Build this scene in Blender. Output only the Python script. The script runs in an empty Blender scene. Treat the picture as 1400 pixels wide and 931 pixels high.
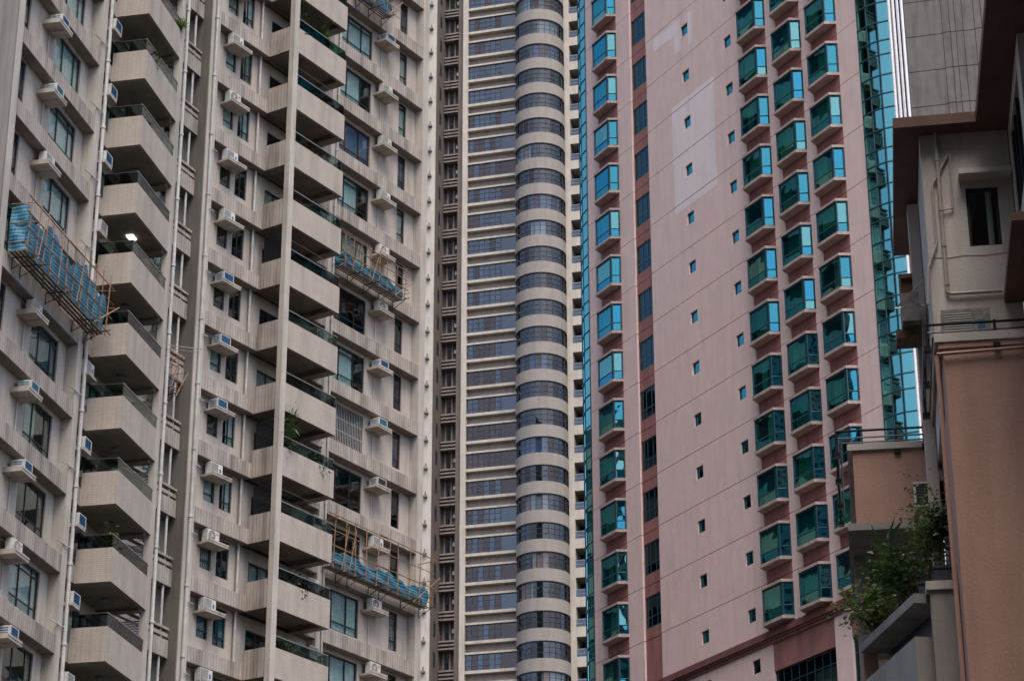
import bpy, math, random
from mathutils import Vector, Matrix
rnd = random.Random(7)
sc = bpy.context.scene
C = sc.collection
R = math.radians
EYE = 1.6

# ------------------------------------------------------------------ camera
cam_d = bpy.data.cameras.new('camera'); cam = bpy.data.objects.new('camera', cam_d); C.objects.link(cam)
PITCH, ROLL = R(23.2046), R(-0.1106)
cam_d.sensor_width = 36.0; cam_d.sensor_fit = 'HORIZONTAL'; cam_d.lens = 3220.7 / 1400 * 36
cam_d.clip_start = 0.5; cam_d.clip_end = 6000
F = Vector((0, math.cos(PITCH), math.sin(PITCH))); r0 = Vector((1, 0, 0)); u0 = r0.cross(F)
rr = math.cos(ROLL) * r0 + math.sin(ROLL) * u0; uu = -math.sin(ROLL) * r0 + math.cos(ROLL) * u0
m = Matrix((rr, uu, -F)).transposed().to_4x4(); m.translation = Vector((0, 0, EYE)); cam.matrix_world = m
sc.camera = cam

# ------------------------------------------------------------------ sky, sun, exposure
SUN_EL, SUN_AZ = 63.0, 160.0            # azimuth clockwise from +Y
w = bpy.data.worlds.new('World'); sc.world = w; w.use_nodes = True
nt = w.node_tree; nt.nodes.clear()
sky = nt.nodes.new('ShaderNodeTexSky'); sky.sky_type = 'NISHITA'; sky.sun_disc = False
sky.sun_elevation = R(SUN_EL); sky.sun_rotation = R(SUN_AZ); sky.dust_density = 3.0; sky.ozone_density = 1.0; sky.air_density = 0.8
bg = nt.nodes.new('ShaderNodeBackground'); bg.inputs[1].default_value = 0.15
wo = nt.nodes.new('ShaderNodeOutputWorld')
nt.links.new(sky.outputs[0], bg.inputs[0]); nt.links.new(bg.outputs[0], wo.inputs[0])
sd = bpy.data.lights.new('sun', 'SUN'); sd.energy = 1.5; sd.angle = R(45); sd.color = (1.0, 0.91, 0.80)
so = bpy.data.objects.new('sun', sd); C.objects.link(so)
dirv = Vector((math.sin(R(SUN_AZ)) * math.cos(R(SUN_EL)), math.cos(R(SUN_AZ)) * math.cos(R(SUN_EL)), math.sin(R(SUN_EL))))
so.rotation_euler = (-dirv).to_track_quat('-Z', 'Y').to_euler(); so.location = (30, -40, 150)
sc.view_settings.view_transform = 'Standard'; sc.view_settings.look = 'None'
sc.view_settings.exposure = 1.14; sc.view_settings.gamma = 1.0; sc.view_settings.use_curve_mapping = False
sc.cycles.max_bounces = 7; sc.cycles.diffuse_bounces = 3; sc.cycles.glossy_bounces = 4; sc.cycles.transparent_max_bounces = 10
sc.cycles.caustics_reflective = False; sc.cycles.caustics_refractive = False

# ------------------------------------------------------------------ materials
def nodes_of(name):
    mt = bpy.data.materials.new(name); mt.use_nodes = True
    t = mt.node_tree; t.nodes.clear()
    o = t.nodes.new('ShaderNodeOutputMaterial')
    return mt, t, o
def N(t, typ, **kw):
    n = t.nodes.new(typ)
    for k, v in kw.items(): setattr(n, k, v)
    return n
def col4(c): return (c[0], c[1], c[2], 1.0)
def ramp(t, src, a, b, lo, hi):
    mr = N(t, 'ShaderNodeMapRange'); mr.inputs[1].default_value = a; mr.inputs[2].default_value = b
    mr.inputs[3].default_value = lo; mr.inputs[4].default_value = hi
    t.links.new(src, mr.inputs[0]); return mr.outputs[0]
def mult(t, a, b):
    x = N(t, 'ShaderNodeMix', data_type='RGBA', blend_type='MULTIPLY'); x.inputs[0].default_value = 1.0
    t.links.new(a, x.inputs[6]); t.links.new(b, x.inputs[7]); return x.outputs[2]
def vnoise(t, vec, scale, detail=3.0, stretch=(1, 1, 1)):
    mp = N(t, 'ShaderNodeMapping'); mp.inputs[3].default_value = stretch
    t.links.new(vec, mp.inputs[0])
    n = N(t, 'ShaderNodeTexNoise'); n.inputs['Scale'].default_value = scale; n.inputs['Detail'].default_value = detail
    t.links.new(mp.outputs[0], n.inputs['Vector']); return n.outputs[0]
def wall_mat(name, base, rough=0.75, joint=None, jcol=0.6, streak=0.28, mottle=0.12, stain=None, bump=0.15, vary=0.05, jw=0.02):
    """painted / tiled wall: own colour, mottling, rain streaks, optional joint grid (u, z) in metres"""
    mt, t, o = nodes_of(name)
    p = N(t, 'ShaderNodeBsdfPrincipled'); p.inputs['Roughness'].default_value = rough
    p.inputs['Specular IOR Level'].default_value = 0.3
    geo = N(t, 'ShaderNodeNewGeometry'); tc = N(t, 'ShaderNodeTexCoord'); pos = geo.outputs['Position']
    h = None
    rgb = N(t, 'ShaderNodeRGB'); rgb.outputs[0].default_value = col4(base); c = rgb.outputs[0]
    if joint:
        sp = N(t, 'ShaderNodeSeparateXYZ'); t.links.new(tc.outputs['Object'], sp.inputs[0])
        ad = N(t, 'ShaderNodeMath', operation='ADD'); t.links.new(sp.outputs[0], ad.inputs[0]); t.links.new(sp.outputs[1], ad.inputs[1])
        cb = N(t, 'ShaderNodeCombineXYZ'); t.links.new(ad.outputs[0], cb.inputs[0]); t.links.new(sp.outputs[2], cb.inputs[1])
        br = N(t, 'ShaderNodeTexBrick'); br.offset = 0.0; br.inputs['Scale'].default_value = 1.0
        br.inputs['Brick Width'].default_value = joint[0]; br.inputs['Row Height'].default_value = joint[1]
        br.inputs['Mortar Size'].default_value = jw; br.inputs['Mortar Smooth'].default_value = 0.3
        br.inputs['Color1'].default_value = (1, 1, 1, 1); br.inputs['Color2'].default_value = (1 - vary, 1 - vary, 1 - vary, 1)
        br.inputs['Mortar'].default_value = (jcol, jcol * 0.97, jcol * 0.94, 1)
        t.links.new(cb.outputs[0], br.inputs['Vector']); c = mult(t, c, br.outputs[0]); h = br.outputs[1]
    n1 = vnoise(t, pos, 1.3, 4.0); c = mult(t, c, ramp(t, n1, 0.3, 0.7, 1 - mottle, 1.0))
    n2 = vnoise(t, pos, 2.2, 3.0, (1, 1, 0.12)); c = mult(t, c, ramp(t, n2, 0.45, 0.72, 1.0, 1 - streak))
    n4 = vnoise(t, pos, 22.0, 2.0); c = mult(t, c, ramp(t, n4, 0.3, 0.7, 0.93, 1.0))
    if stain:
        n3 = vnoise(t, pos, 0.35, 5.0); mx = N(t, 'ShaderNodeMix', data_type='RGBA')
        t.links.new(ramp(t, n3, 0.52, 0.72, 0.0, 0.6), mx.inputs[0]); t.links.new(c, mx.inputs[6]); mx.inputs[7].default_value = col4(stain); c = mx.outputs[2]
    t.links.new(c, p.inputs['Base Color'])
    b = N(t, 'ShaderNodeBump'); b.inputs['Strength'].default_value = bump; b.inputs['Distance'].default_value = 0.02
    if h is not None:
        iv = N(t, 'ShaderNodeMath', operation='SUBTRACT'); iv.inputs[0].default_value = 1.0; t.links.new(h, iv.inputs[1]); t.links.new(iv.outputs[0], b.inputs['Height'])
    else: t.links.new(n4, b.inputs['Height'])
    t.links.new(b.outputs[0], p.inputs['Normal']); t.links.new(p.outputs[0], o.inputs[0])
    return mt
def plain(name, base, rough=0.5, metal=0.0, mottle=0.15, scale=6.0, trans=0.0):
    mt, t, o = nodes_of(name)
    p = N(t, 'ShaderNodeBsdfPrincipled'); p.inputs['Roughness'].default_value = rough; p.inputs['Metallic'].default_value = metal
    geo = N(t, 'ShaderNodeNewGeometry'); rgb = N(t, 'ShaderNodeRGB'); rgb.outputs[0].default_value = col4(base)
    n1 = vnoise(t, geo.outputs['Position'], scale, 4.0); oi = N(t, 'ShaderNodeObjectInfo')
    c = mult(t, rgb.outputs[0], ramp(t, n1, 0.3, 0.7, 1 - mottle, 1.0)); c = mult(t, c, ramp(t, oi.outputs['Random'], 0, 1, 0.85, 1.0))
    t.links.new(c, p.inputs['Base Color'])
    if trans:
        tr = N(t, 'ShaderNodeBsdfTranslucent'); t.links.new(c, tr.inputs[0]); mx = N(t, 'ShaderNodeMixShader'); mx.inputs[0].default_value = trans
        t.links.new(p.outputs[0], mx.inputs[1]); t.links.new(tr.outputs[0], mx.inputs[2]); t.links.new(mx.outputs[0], o.inputs[0])
    else: t.links.new(p.outputs[0], o.inputs[0])
    return mt
def glass_mat(name, trans, refl, base, blend=0.45, rough=0.015, wav=0.04, wscale=0.9):
    """thin tinted pane: tinted see-through plus a coated mirror reflection, a little wavy"""
    mt, t, o = nodes_of(name)
    tr = N(t, 'ShaderNodeBsdfTransparent'); tr.inputs[0].default_value = col4(trans)
    gl = N(t, 'ShaderNodeBsdfAnisotropic'); gl.inputs[0].default_value = col4(refl); gl.inputs['Roughness'].default_value = rough
    lw = N(t, 'ShaderNodeLayerWeight'); lw.inputs[0].default_value = blend
    geo = N(t, 'ShaderNodeNewGeometry'); oi = N(t, 'ShaderNodeObjectInfo')
    ad = N(t, 'ShaderNodeVectorMath', operation='ADD'); t.links.new(geo.outputs['Position'], ad.inputs[0])
    sc_ = N(t, 'ShaderNodeVectorMath', operation='SCALE'); sc_.inputs['Scale'].default_value = 50.0; sc_.inputs[0].default_value = (1, 1, 1)
    n1 = N(t, 'ShaderNodeTexNoise'); n1.inputs['Scale'].default_value = wscale; n1.inputs['Detail'].default_value = 1.0
    cb = N(t, 'ShaderNodeCombineXYZ'); mm = N(t, 'ShaderNodeMath', operation='MULTIPLY'); mm.inputs[1].default_value = 40.0
    t.links.new(oi.outputs['Random'], mm.inputs[0]); t.links.new(mm.outputs[0], cb.inputs[0]); t.links.new(mm.outputs[0], cb.inputs[2]); t.links.new(cb.outputs[0], ad.inputs[1])
    t.links.new(ad.outputs[0], n1.inputs['Vector'])
    b = N(t, 'ShaderNodeBump'); b.inputs['Strength'].default_value = wav; b.inputs['Distance'].default_value = 0.3; t.links.new(n1.outputs[0], b.inputs['Height'])
    t.links.new(b.outputs[0], gl.inputs['Normal'])
    pw = N(t, 'ShaderNodeMath', operation='POWER'); t.links.new(lw.outputs['Facing'], pw.inputs[0]); pw.inputs[1].default_value = 4.0
    lw.inputs[0].default_value = 0.5
    mx = N(t, 'ShaderNodeMixShader'); t.links.new(ramp(t, pw.outputs[0], 0, 1, base, 1.0), mx.inputs[0])
    t.links.new(tr.outputs[0], mx.inputs[1]); t.links.new(gl.outputs[0], mx.inputs[2]); t.links.new(mx.outputs[0], o.inputs[0])
    return mt
def tarp_mat(name):
    mt, t, o = nodes_of(name)
    tc = N(t, 'ShaderNodeTexCoord'); wv = N(t, 'ShaderNodeTexWave'); wv.bands_direction = 'Z'; wv.inputs['Scale'].default_value = 2.3; wv.inputs['Distortion'].default_value = 1.2
    wv.inputs['Detail'].default_value = 2.0
    t.links.new(tc.outputs['Object'], wv.inputs['Vector'])
    mx = N(t, 'ShaderNodeMix', data_type='RGBA'); mx.inputs[6].default_value = (0.012, 0.17, 0.30, 1); mx.inputs[7].default_value = (0.16, 0.38, 0.46, 1)
    t.links.new(ramp(t, wv.outputs[1], 0.55, 0.75, 0, 1), mx.inputs[0])
    geo = N(t, 'ShaderNodeNewGeometry'); c = mult(t, mx.outputs[2], ramp(t, vnoise(t, geo.outputs['Position'], 3.0, 4.0), 0.3, 0.7, 0.6, 1.0))
    p = N(t, 'ShaderNodeBsdfPrincipled'); p.inputs['Roughness'].default_value = 0.55; t.links.new(c, p.inputs['Base Color'])
    tl = N(t, 'ShaderNodeBsdfTranslucent'); t.links.new(c, tl.inputs[0]); ms = N(t, 'ShaderNodeMixShader'); ms.inputs[0].default_value = 0.3
    t.links.new(p.outputs[0], ms.inputs[1]); t.links.new(tl.outputs[0], ms.inputs[2]); t.links.new(ms.outputs[0], o.inputs[0])
    return mt
def emit(name, c, s):
    mt, t, o = nodes_of(name); e = N(t, 'ShaderNodeEmission'); e.inputs[0].default_value = col4(c); e.inputs[1].default_value = s
    t.links.new(e.outputs[0], o.inputs[0]); return mt

TAN = (0.47, 0.425, 0.37)
M = dict(
    tan_wall=wall_mat('tan_wall', (0.48, 0.425, 0.37), joint=(0.08, 0.08), jcol=0.88, jw=0.006, streak=0.24, mottle=0.12, bump=0.05),
    tan_band=wall_mat('tan_band', (0.43, 0.375, 0.325), joint=(0.185, 30.0), jcol=0.48, jw=0.016, streak=0.48, mottle=0.2, vary=0.10, bump=0.3),
    tan_tile=wall_mat('tan_tile', (0.445, 0.39, 0.335), joint=(0.185, 0.08), jcol=0.72, jw=0.009, streak=0.18, vary=0.08, bump=0.25),
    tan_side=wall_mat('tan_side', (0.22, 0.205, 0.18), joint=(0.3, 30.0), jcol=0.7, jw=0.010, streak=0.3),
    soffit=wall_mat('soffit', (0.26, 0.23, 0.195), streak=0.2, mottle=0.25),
    ledge=wall_mat('ledge_concrete', (0.48, 0.43, 0.37), streak=0.35, mottle=0.2),
    column=wall_mat('column', (0.47, 0.43, 0.375), joint=(0.3, 0.6), jcol=0.85, jw=0.006, streak=0.28),
    pipe=plain('white_pipe', (0.54, 0.52, 0.485), 0.4, mottle=0.3, scale=2.0),
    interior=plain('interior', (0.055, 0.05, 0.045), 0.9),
    frame=plain('dark_frame', (0.018, 0.018, 0.022), 0.4), frame_red=plain('red_frame', (0.07, 0.022, 0.022), 0.4),
    frame_white=plain('white_frame', (0.6, 0.6, 0.58), 0.4),
    glass=glass_mat('window_glass', (0.84, 0.90, 0.90), (0.80, 0.92, 0.95), 0.07),
    rail=glass_mat('rail_glass', (0.55, 0.66, 0.62), (0.85, 0.95, 0.92), 0.06),
    rail_smoke=glass_mat('rail_glass_smoke', (0.35, 0.40, 0.40), (0.7, 0.8, 0.8), 0.05),
    rail_green=glass_mat('rail_glass_green', (0.16, 0.40, 0.30), (0.45, 0.75, 0.65), 0.04),
    metal=plain('rail_metal', (0.10, 0.10, 0.10), 0.35, 0.6), metal_pale=plain('handrail_aluminium', (0.42, 0.42, 0.40), 0.35, 0.7),  # pale metal on front handrails, darker metal on their side returns
    cur_pale=plain('curtain_pale', (0.72, 0.83, 0.81), 0.9, trans=0.15), cur_teal=plain('curtain_teal', (0.02, 0.25, 0.32), 0.9, trans=0.3),
    cur_blue=plain('curtain_blue', (0.22, 0.30, 0.48), 0.9, trans=0.3), cur_green=plain('curtain_green', (0.50, 0.68, 0.58), 0.9, trans=0.15),
    cur_cream=plain('curtain_cream', (0.70, 0.66, 0.56), 0.9, trans=0.15), cur_purple=plain('curtain_purple', (0.09, 0.06, 0.13), 0.9),
    ac=plain('ac_casing', (0.62, 0.61, 0.57), 0.45, mottle=0.25, scale=5), ac_blue=plain('ac_blue_grille', (0.03, 0.13, 0.26), 0.45), ac_dark=plain('ac_dark_grille', (0.05, 0.055, 0.055), 0.5),
    ac_grey=plain('ac_grey_grille', (0.18, 0.19, 0.19), 0.5), ac_teal=plain('ac_teal_grille', (0.05, 0.22, 0.30), 0.45), ac_old=plain('ac_old_casing', (0.27, 0.245, 0.215), 0.6, mottle=0.5, scale=9), orange=plain('orange_sticker', (0.6, 0.10, 0.03), 0.5),
    bamboo=plain('bamboo', (0.30, 0.17, 0.085), 0.6, mottle=0.4, scale=3), steel=plain('bracket_steel', (0.03, 0.028, 0.027), 0.6), tarp=tarp_mat('striped_tarp'),
    plank=plain('wood_plank', (0.17, 0.12, 0.09), 0.8, mottle=0.4),
    leaf=plain('leaf', (0.085, 0.15, 0.04), 0.5, mottle=0.5, scale=9, trans=0.3), leaf_dark=plain('leaf_dark', (0.045, 0.085, 0.028), 0.45, mottle=0.5, scale=9, trans=0.25),
    leaf_bright=plain('leaf_bright', (0.20, 0.28, 0.07), 0.45, mottle=0.4, scale=9, trans=0.35),
    stem=plain('stem', (0.10, 0.07, 0.045), 0.8), pot=plain('terracotta', (0.24, 0.10, 0.06), 0.8), pot_white=plain('white_pot', (0.5, 0.5, 0.48), 0.5), pot_dark=plain('dark_pot', (0.03, 0.035, 0.045), 0.5),
    petal=plain('magenta_petal', (0.35, 0.02, 0.20), 0.6, trans=0.3), petal_white=plain('white_petal', (0.7, 0.68, 0.6), 0.6, trans=0.3),
    lamp_off=plain('lamp_off', (0.16, 0.15, 0.14), 0.5), lamp_on=emit('lamp_on', (1.0, 0.97, 0.9), 2.2),
    t_cream=wall_mat('t_cream', (0.54, 0.485, 0.41), joint=(0.9, 3.0), jcol=0.82, jw=0.012, streak=0.2),
    t_wall=wall_mat('t_wall', (0.55, 0.50, 0.43), joint=(1.2, 1.5), jcol=0.86, jw=0.014, streak=0.25), t_band=wall_mat('t_band', (0.31, 0.275, 0.24), joint=(0.10, 0.10), jcol=0.86, jw=0.008, streak=0.14, mottle=0.1, bump=0.05),
    t_recess=wall_mat('t_recess', (0.30, 0.25, 0.215), streak=0.2), t_brown=wall_mat('t_brown', (0.155, 0.123, 0.108), joint=(0.6, 0.6), jcol=0.8, jw=0.012, streak=0.3), t_brownlite=wall_mat('t_brownlite', (0.24, 0.20, 0.175), streak=0.3),
    t_frame=plain('t_frame', (0.02, 0.03, 0.042), 0.4), t_glass=glass_mat('t_glass', (0.55, 0.62, 0.70), (0.50, 0.49, 0.47), 0.17, wav=0.02),
    t_glass2=glass_mat('t_glass_warm_reflection', (0.60, 0.52, 0.52), (0.52, 0.42, 0.37), 0.13, wav=0.02),  # warm tint stands in for pinkish reflections, mostly on the lower storeys
    p_wall=wall_mat('p_wall', (0.80, 0.615, 0.57), joint=(0.10, 0.10), jcol=0.92, jw=0.007, streak=0.09, mottle=0.07, bump=0.06, vary=0.05),
    p_patch=wall_mat('p_patch', (0.86, 0.76, 0.76), joint=(0.10, 0.10), jcol=0.92, jw=0.007, streak=0.10, mottle=0.05, bump=0.06),
    p_red=wall_mat('p_red', (0.36, 0.165, 0.145), joint=(0.10, 0.10), jcol=0.86, jw=0.008, streak=0.25, mottle=0.15), p_lip=wall_mat('p_lip', (0.50, 0.385, 0.345), joint=(0.12, 1.0), jcol=0.62, jw=0.014, streak=0.25),
    p_groove=plain('p_groove', (0.16, 0.12, 0.11), 0.9), p_cornice=wall_mat('p_cornice', (0.20, 0.085, 0.08), streak=0.3),
    p_frame=plain('p_frame', (0.008, 0.055, 0.075), 0.35), p_glass=glass_mat('p_glass', (0.14, 0.50, 0.40), (0.14, 0.66, 0.76), 0.32, wav=0.03),
    p_glass_b=glass_mat('p_glass_pale', (0.22, 0.58, 0.48), (0.34, 0.80, 0.72), 0.36, wav=0.06), p_glass_c=glass_mat('p_glass_deep', (0.08, 0.34, 0.29), (0.10, 0.58, 0.78), 0.36, wav=0.05),
    p_glass_dark=glass_mat('p_glass_dark', (0.12, 0.18, 0.18), (0.35, 0.6, 0.65), 0.07), p_arc=glass_mat('p_arc_glass', (0.10, 0.28, 0.25), (0.34, 0.88, 0.82), 0.40, wav=0.002),
    fin=plain('white_fin', (0.80, 0.79, 0.80), 0.25), fin_gap=plain('fin_gap', (0.02, 0.02, 0.025), 0.6),
    g_wall=wall_mat('g_wall', (0.135, 0.12, 0.105), streak=0.35, mottle=0.2, bump=0.4), g_joint=plain('g_joint', (0.05, 0.045, 0.04), 0.9),
    r_cream=wall_mat('r_cream', (0.60, 0.545, 0.49), streak=0.3, mottle=0.15, stain=(0.40, 0.34, 0.29), bump=0.25), r_pink=wall_mat('r_pink', (0.50, 0.30, 0.235), streak=0.18, mottle=0.12, stain=(0.43, 0.26, 0.205), bump=0.3),
    r_eave=wall_mat('r_eave', (0.15, 0.082, 0.064), streak=0.2, mottle=0.2), r_white=wall_mat('r_white', (0.58, 0.54, 0.48), streak=0.35), r_grey=wall_mat('r_grey', (0.33, 0.31, 0.28), streak=0.3),
    r_pipe=plain('r_pipe', (0.42, 0.35, 0.31), 0.5, mottle=0.25), r_pipe_pink=plain('r_pipe_pink', (0.42, 0.23, 0.17), 0.5), black=plain('black_metal', (0.012, 0.012, 0.013), 0.35, 0.3),
    wood=plain('wood_frame', (0.20, 0.09, 0.035), 0.6), rust=plain('rust', (0.16, 0.085, 0.05), 0.9, mottle=0.6, scale=12),
    asphalt=plain('asphalt', (0.05, 0.05, 0.052), 0.9), concrete=wall_mat('concrete', (0.36, 0.33, 0.30), streak=0.3), far_wall=wall_mat('far_wall', (0.45, 0.43, 0.40), streak=0.2), far_pink=wall_mat('far_pink', (0.5, 0.36, 0.33), streak=0.2),
)

# ------------------------------------------------------------------ mesh building, local axes: u along the facade, n out of it, z up
BOXF = [(0, 3, 2, 1), (4, 5, 6, 7), (0, 1, 5, 4), (1, 2, 6, 5), (2, 3, 7, 6), (3, 0, 4, 7)]
class MB:
    def __init__(s): s.v = []; s.f = []; s.smooth = False
    def add(s, vs, fs):
        k = len(s.v); s.v += [(p[0], -p[1], p[2]) for p in vs]; s.f += [tuple(i + k for i in f) for f in fs]; return s
    def box(s, u0, u1, n0, n1, z0, z1):
        return s.add([(u0, n1, z0), (u1, n1, z0), (u1, n0, z0), (u0, n0, z0), (u0, n1, z1), (u1, n1, z1), (u1, n0, z1), (u0, n0, z1)], BOXF)
    def prism(s, poly, z0, z1):
        """poly: (u, n) points, counter-clockwise seen from above in (u, -n)"""
        k = len(poly); vs = [(p[0], p[1], z0) for p in poly] + [(p[0], p[1], z1) for p in poly]
        fs = [tuple(range(k - 1, -1, -1)), tuple(range(k, 2 * k))] + [(i, (i + 1) % k, (i + 1) % k + k, i + k) for i in range(k)]
        return s.add(vs, fs)
    def tube(s, a, b, r, seg=8, r2=None):
        a = Vector(a); b = Vector(b); d = (b - a).normalized(); x = d.orthogonal().normalized(); y = d.cross(x); r2 = r if r2 is None else r2
        vs = []
        for i in range(seg):
            q = math.cos(2 * math.pi * i / seg) * x + math.sin(2 * math.pi * i / seg) * y; vs.append(tuple(a + q * r))
        for i in range(seg):
            q = math.cos(2 * math.pi * i / seg) * x + math.sin(2 * math.pi * i / seg) * y; vs.append(tuple(b + q * r2))
        fs = [(i, i + seg, (i + 1) % seg + seg, (i + 1) % seg) for i in range(seg)] + [tuple(range(seg)), tuple(range(2 * seg - 1, seg - 1, -1))]
        return s.add(vs, fs)
    def path(s, pts, r, seg=8):
        for a, b in zip(pts[:-1], pts[1:]): s.tube(a, b, r, seg)
        return s
    def quad(s, a, b, c, d): return s.add([a, b, c, d], [(0, 1, 2, 3)])
    def holed(s, u0, u1, z0, z1, n, t, holes):
        """wall u0..u1, z0..z1 with its face at n, thickness t, rectangular openings with reveals"""
        us = sorted({u0, u1} | {h[0] for h in holes} | {h[1] for h in holes}); zs = sorted({z0, z1} | {h[2] for h in holes} | {h[3] for h in holes})
        for a, b in zip(us[:-1], us[1:]):
            for c, d in zip(zs[:-1], zs[1:]):
                mu, mz = (a + b) / 2, (c + d) / 2
                if any(h[0] < mu < h[1] and h[2] < mz < h[3] for h in holes): continue
                s.quad((a, n, c), (b, n, c), (b, n, d), (a, n, d)); s.quad((b, n - t, c), (a, n - t, c), (a, n - t, d), (b, n - t, d))
        for (a, b, c, d) in holes:
            s.quad((a, n, c), (a, n, d), (a, n - t, d), (a, n - t, c)); s.quad((b, n, d), (b, n, c), (b, n - t, c), (b, n - t, d))
            s.quad((a, n, c), (a, n - t, c), (b, n - t, c), (b, n, c)); s.quad((a, n, d), (b, n, d), (b, n - t, d), (a, n - t, d))
        s.quad((u0, n, z0), (u0, n - t, z0), (u0, n - t, z1), (u0, n, z1)) if False else None
        s.quad((u0, n - t, z0), (u0, n, z0), (u0, n, z1), (u0, n - t, z1)); s.quad((u1, n, z0), (u1, n - t, z0), (u1, n - t, z1), (u1, n, z1))
        s.quad((u0, n - t, z0), (u1, n - t, z0), (u1, n, z0), (u0, n, z0)); s.quad((u0, n, z1), (u1, n, z1), (u1, n - t, z1), (u0, n - t, z1))
        return s
    def mesh(s, name, mat):
        me = bpy.data.meshes.new(name); me.from_pydata(s.v, [], s.f); me.materials.append(mat); me.update()
        if s.smooth:
            for p in me.polygons: p.use_smooth = True
        return me
def obj(name, me, parent=None, loc=(0, 0, 0), rz=0.0, kind=None, label=None):
    o = bpy.data.objects.new(name, me); C.objects.link(o); o.location = loc; o.rotation_euler = (0, 0, rz)
    if parent is not None: o.parent = parent
    if kind: o['kind'] = kind
    if label: o['label'] = label
    return o
def thing(name, label, cat, loc=(0, 0, 0), rz=0.0, group=None):
    o = bpy.data.objects.new(name, None); C.objects.link(o); o.location = loc; o.rotation_euler = (0, 0, rz); o.empty_display_size = 0.5
    o['label'] = label; o['category'] = cat
    if group: o['group'] = group
    return o
class Frame:
    """a facade frame inside a building whose root sits at (px, py) turned by yaw"""
    def __init__(s, root, root_yaw, rp, p, yaw):
        d = Vector((p[0] - rp[0], p[1] - rp[1])); a = -R(root_yaw)
        s.loc = (d.x * math.cos(a) - d.y * math.sin(a), d.x * math.sin(a) + d.y * math.cos(a)); s.rz = R(yaw - root_yaw); s.root = root
        s.p = p; s.yaw = yaw
    def put(s, name, me, z=0.0, u=0.0, n=0.0, **kw):
        c, q = math.cos(s.rz), math.sin(s.rz)
        return obj(name, me, s.root, (s.loc[0] + c * u + q * n, s.loc[1] + q * u - c * n, z), s.rz, **kw)
    def world(s, u, n, z):
        a = R(s.yaw); return (s.p[0] + math.cos(a) * u + math.sin(a) * n, s.p[1] + math.sin(a) * u - math.cos(a) * n, z)
CACHE = {}
def cached(key, fn):
    if key not in CACHE: CACHE[key] = fn()
    return CACHE[key]

def curtain_mesh(wd, ht, mat, folds):
    def mk():
        b = MB(); k = max(8, int(wd * folds * 8)); pts = []
        for i in range(k + 1):
            x = wd * i / k; pts.append((x, 0.025 * math.sin(x * folds * 6.28) + 0.012 * math.sin(x * 23.0)))
        for i in range(k): b.quad((pts[i][0], pts[i][1], 0), (pts[i + 1][0], pts[i + 1][1], 0), (pts[i + 1][0], pts[i + 1][1] * 0.8, ht), (pts[i][0], pts[i][1] * 0.8, ht))
        b.smooth = True; return b.mesh('curtain', mat)
    return cached(('cur', round(wd, 2), round(ht, 2), mat.name, folds), mk)
def window(fr, u0, u1, z0, z1, zbase, n, cols, transom, mats=('frame', 'glass'), curtain=None, cw=(0.0, 1.0), grille=False, name='window', t=0.045):
    """frame mesh with panes (and curtain, security grille) as children, anchored at its lower left corner"""
    wd, ht = u1 - u0, z1 - z0; fm, gm = M[mats[0]], M[mats[1]]
    xs = [wd * i / cols for i in range(cols + 1)] if isinstance(cols, int) else [wd * q for q in cols]
    zs = [0.0] + [ht * q for q in (transom or [])] + [ht]
    def mk():
        b = MB(); b.box(0, wd, -0.03, 0.03, 0, t); b.box(0, wd, -0.03, 0.03, ht - t, ht)
        for i, x in enumerate(xs):
            a = 0 if i == 0 else (wd - t if i == len(xs) - 1 else x - t / 2); b.box(a, a + t, -0.028, 0.028, t, ht - t)
        for q in zs[1:-1]:
            for xa, xb in zip(xs[:-1], xs[1:]): b.box(xa + t, xb - t / 2, -0.026, 0.026, q - t / 2, q + t / 2)
        return b.mesh('window_frame', fm)
    me = cached(('win', round(wd, 2), round(ht, 2), str(cols), str(transom), mats[0], t), mk)
    w_ = fr.put(name, me, zbase + z0, u0, n)
    for xa, xb in zip(xs[:-1], xs[1:]):
        for za, zb in zip(zs[:-1], zs[1:]):
            pm = cached(('pane', round(xb - xa, 3), round(zb - za, 3), mats[1]), lambda: MB().box(0.01, xb - xa - 0.01, -0.004, 0.004, 0.01, zb - za - 0.01).mesh('pane', gm))
            obj('pane', pm, w_, (xa, 0, za))
    if curtain:
        obj('curtain', curtain_mesh(wd * (cw[1] - cw[0]), ht - 0.04, M[curtain], 5), w_, (wd * cw[0], 0.075, 0.02))
    if grille:
        def gk():
            b = MB(); x = 0.08
            while x < wd: b.tube((x, 0.05, 0.02), (x, 0.05, ht - 0.02), 0.012, 5); x += 0.13
            b.tube((0, 0.05, ht * 0.33), (wd, 0.05, ht * 0.33), 0.014, 5); b.tube((0, 0.05, ht * 0.66), (wd, 0.05, ht * 0.66), 0.014, 5); return b.mesh('security_grille', M['frame_white' if grille == 2 else 'frame'])
        obj('security_grille', cached(('gr', round(wd, 2), round(ht, 2), grille), gk), w_)
    return w_
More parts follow.
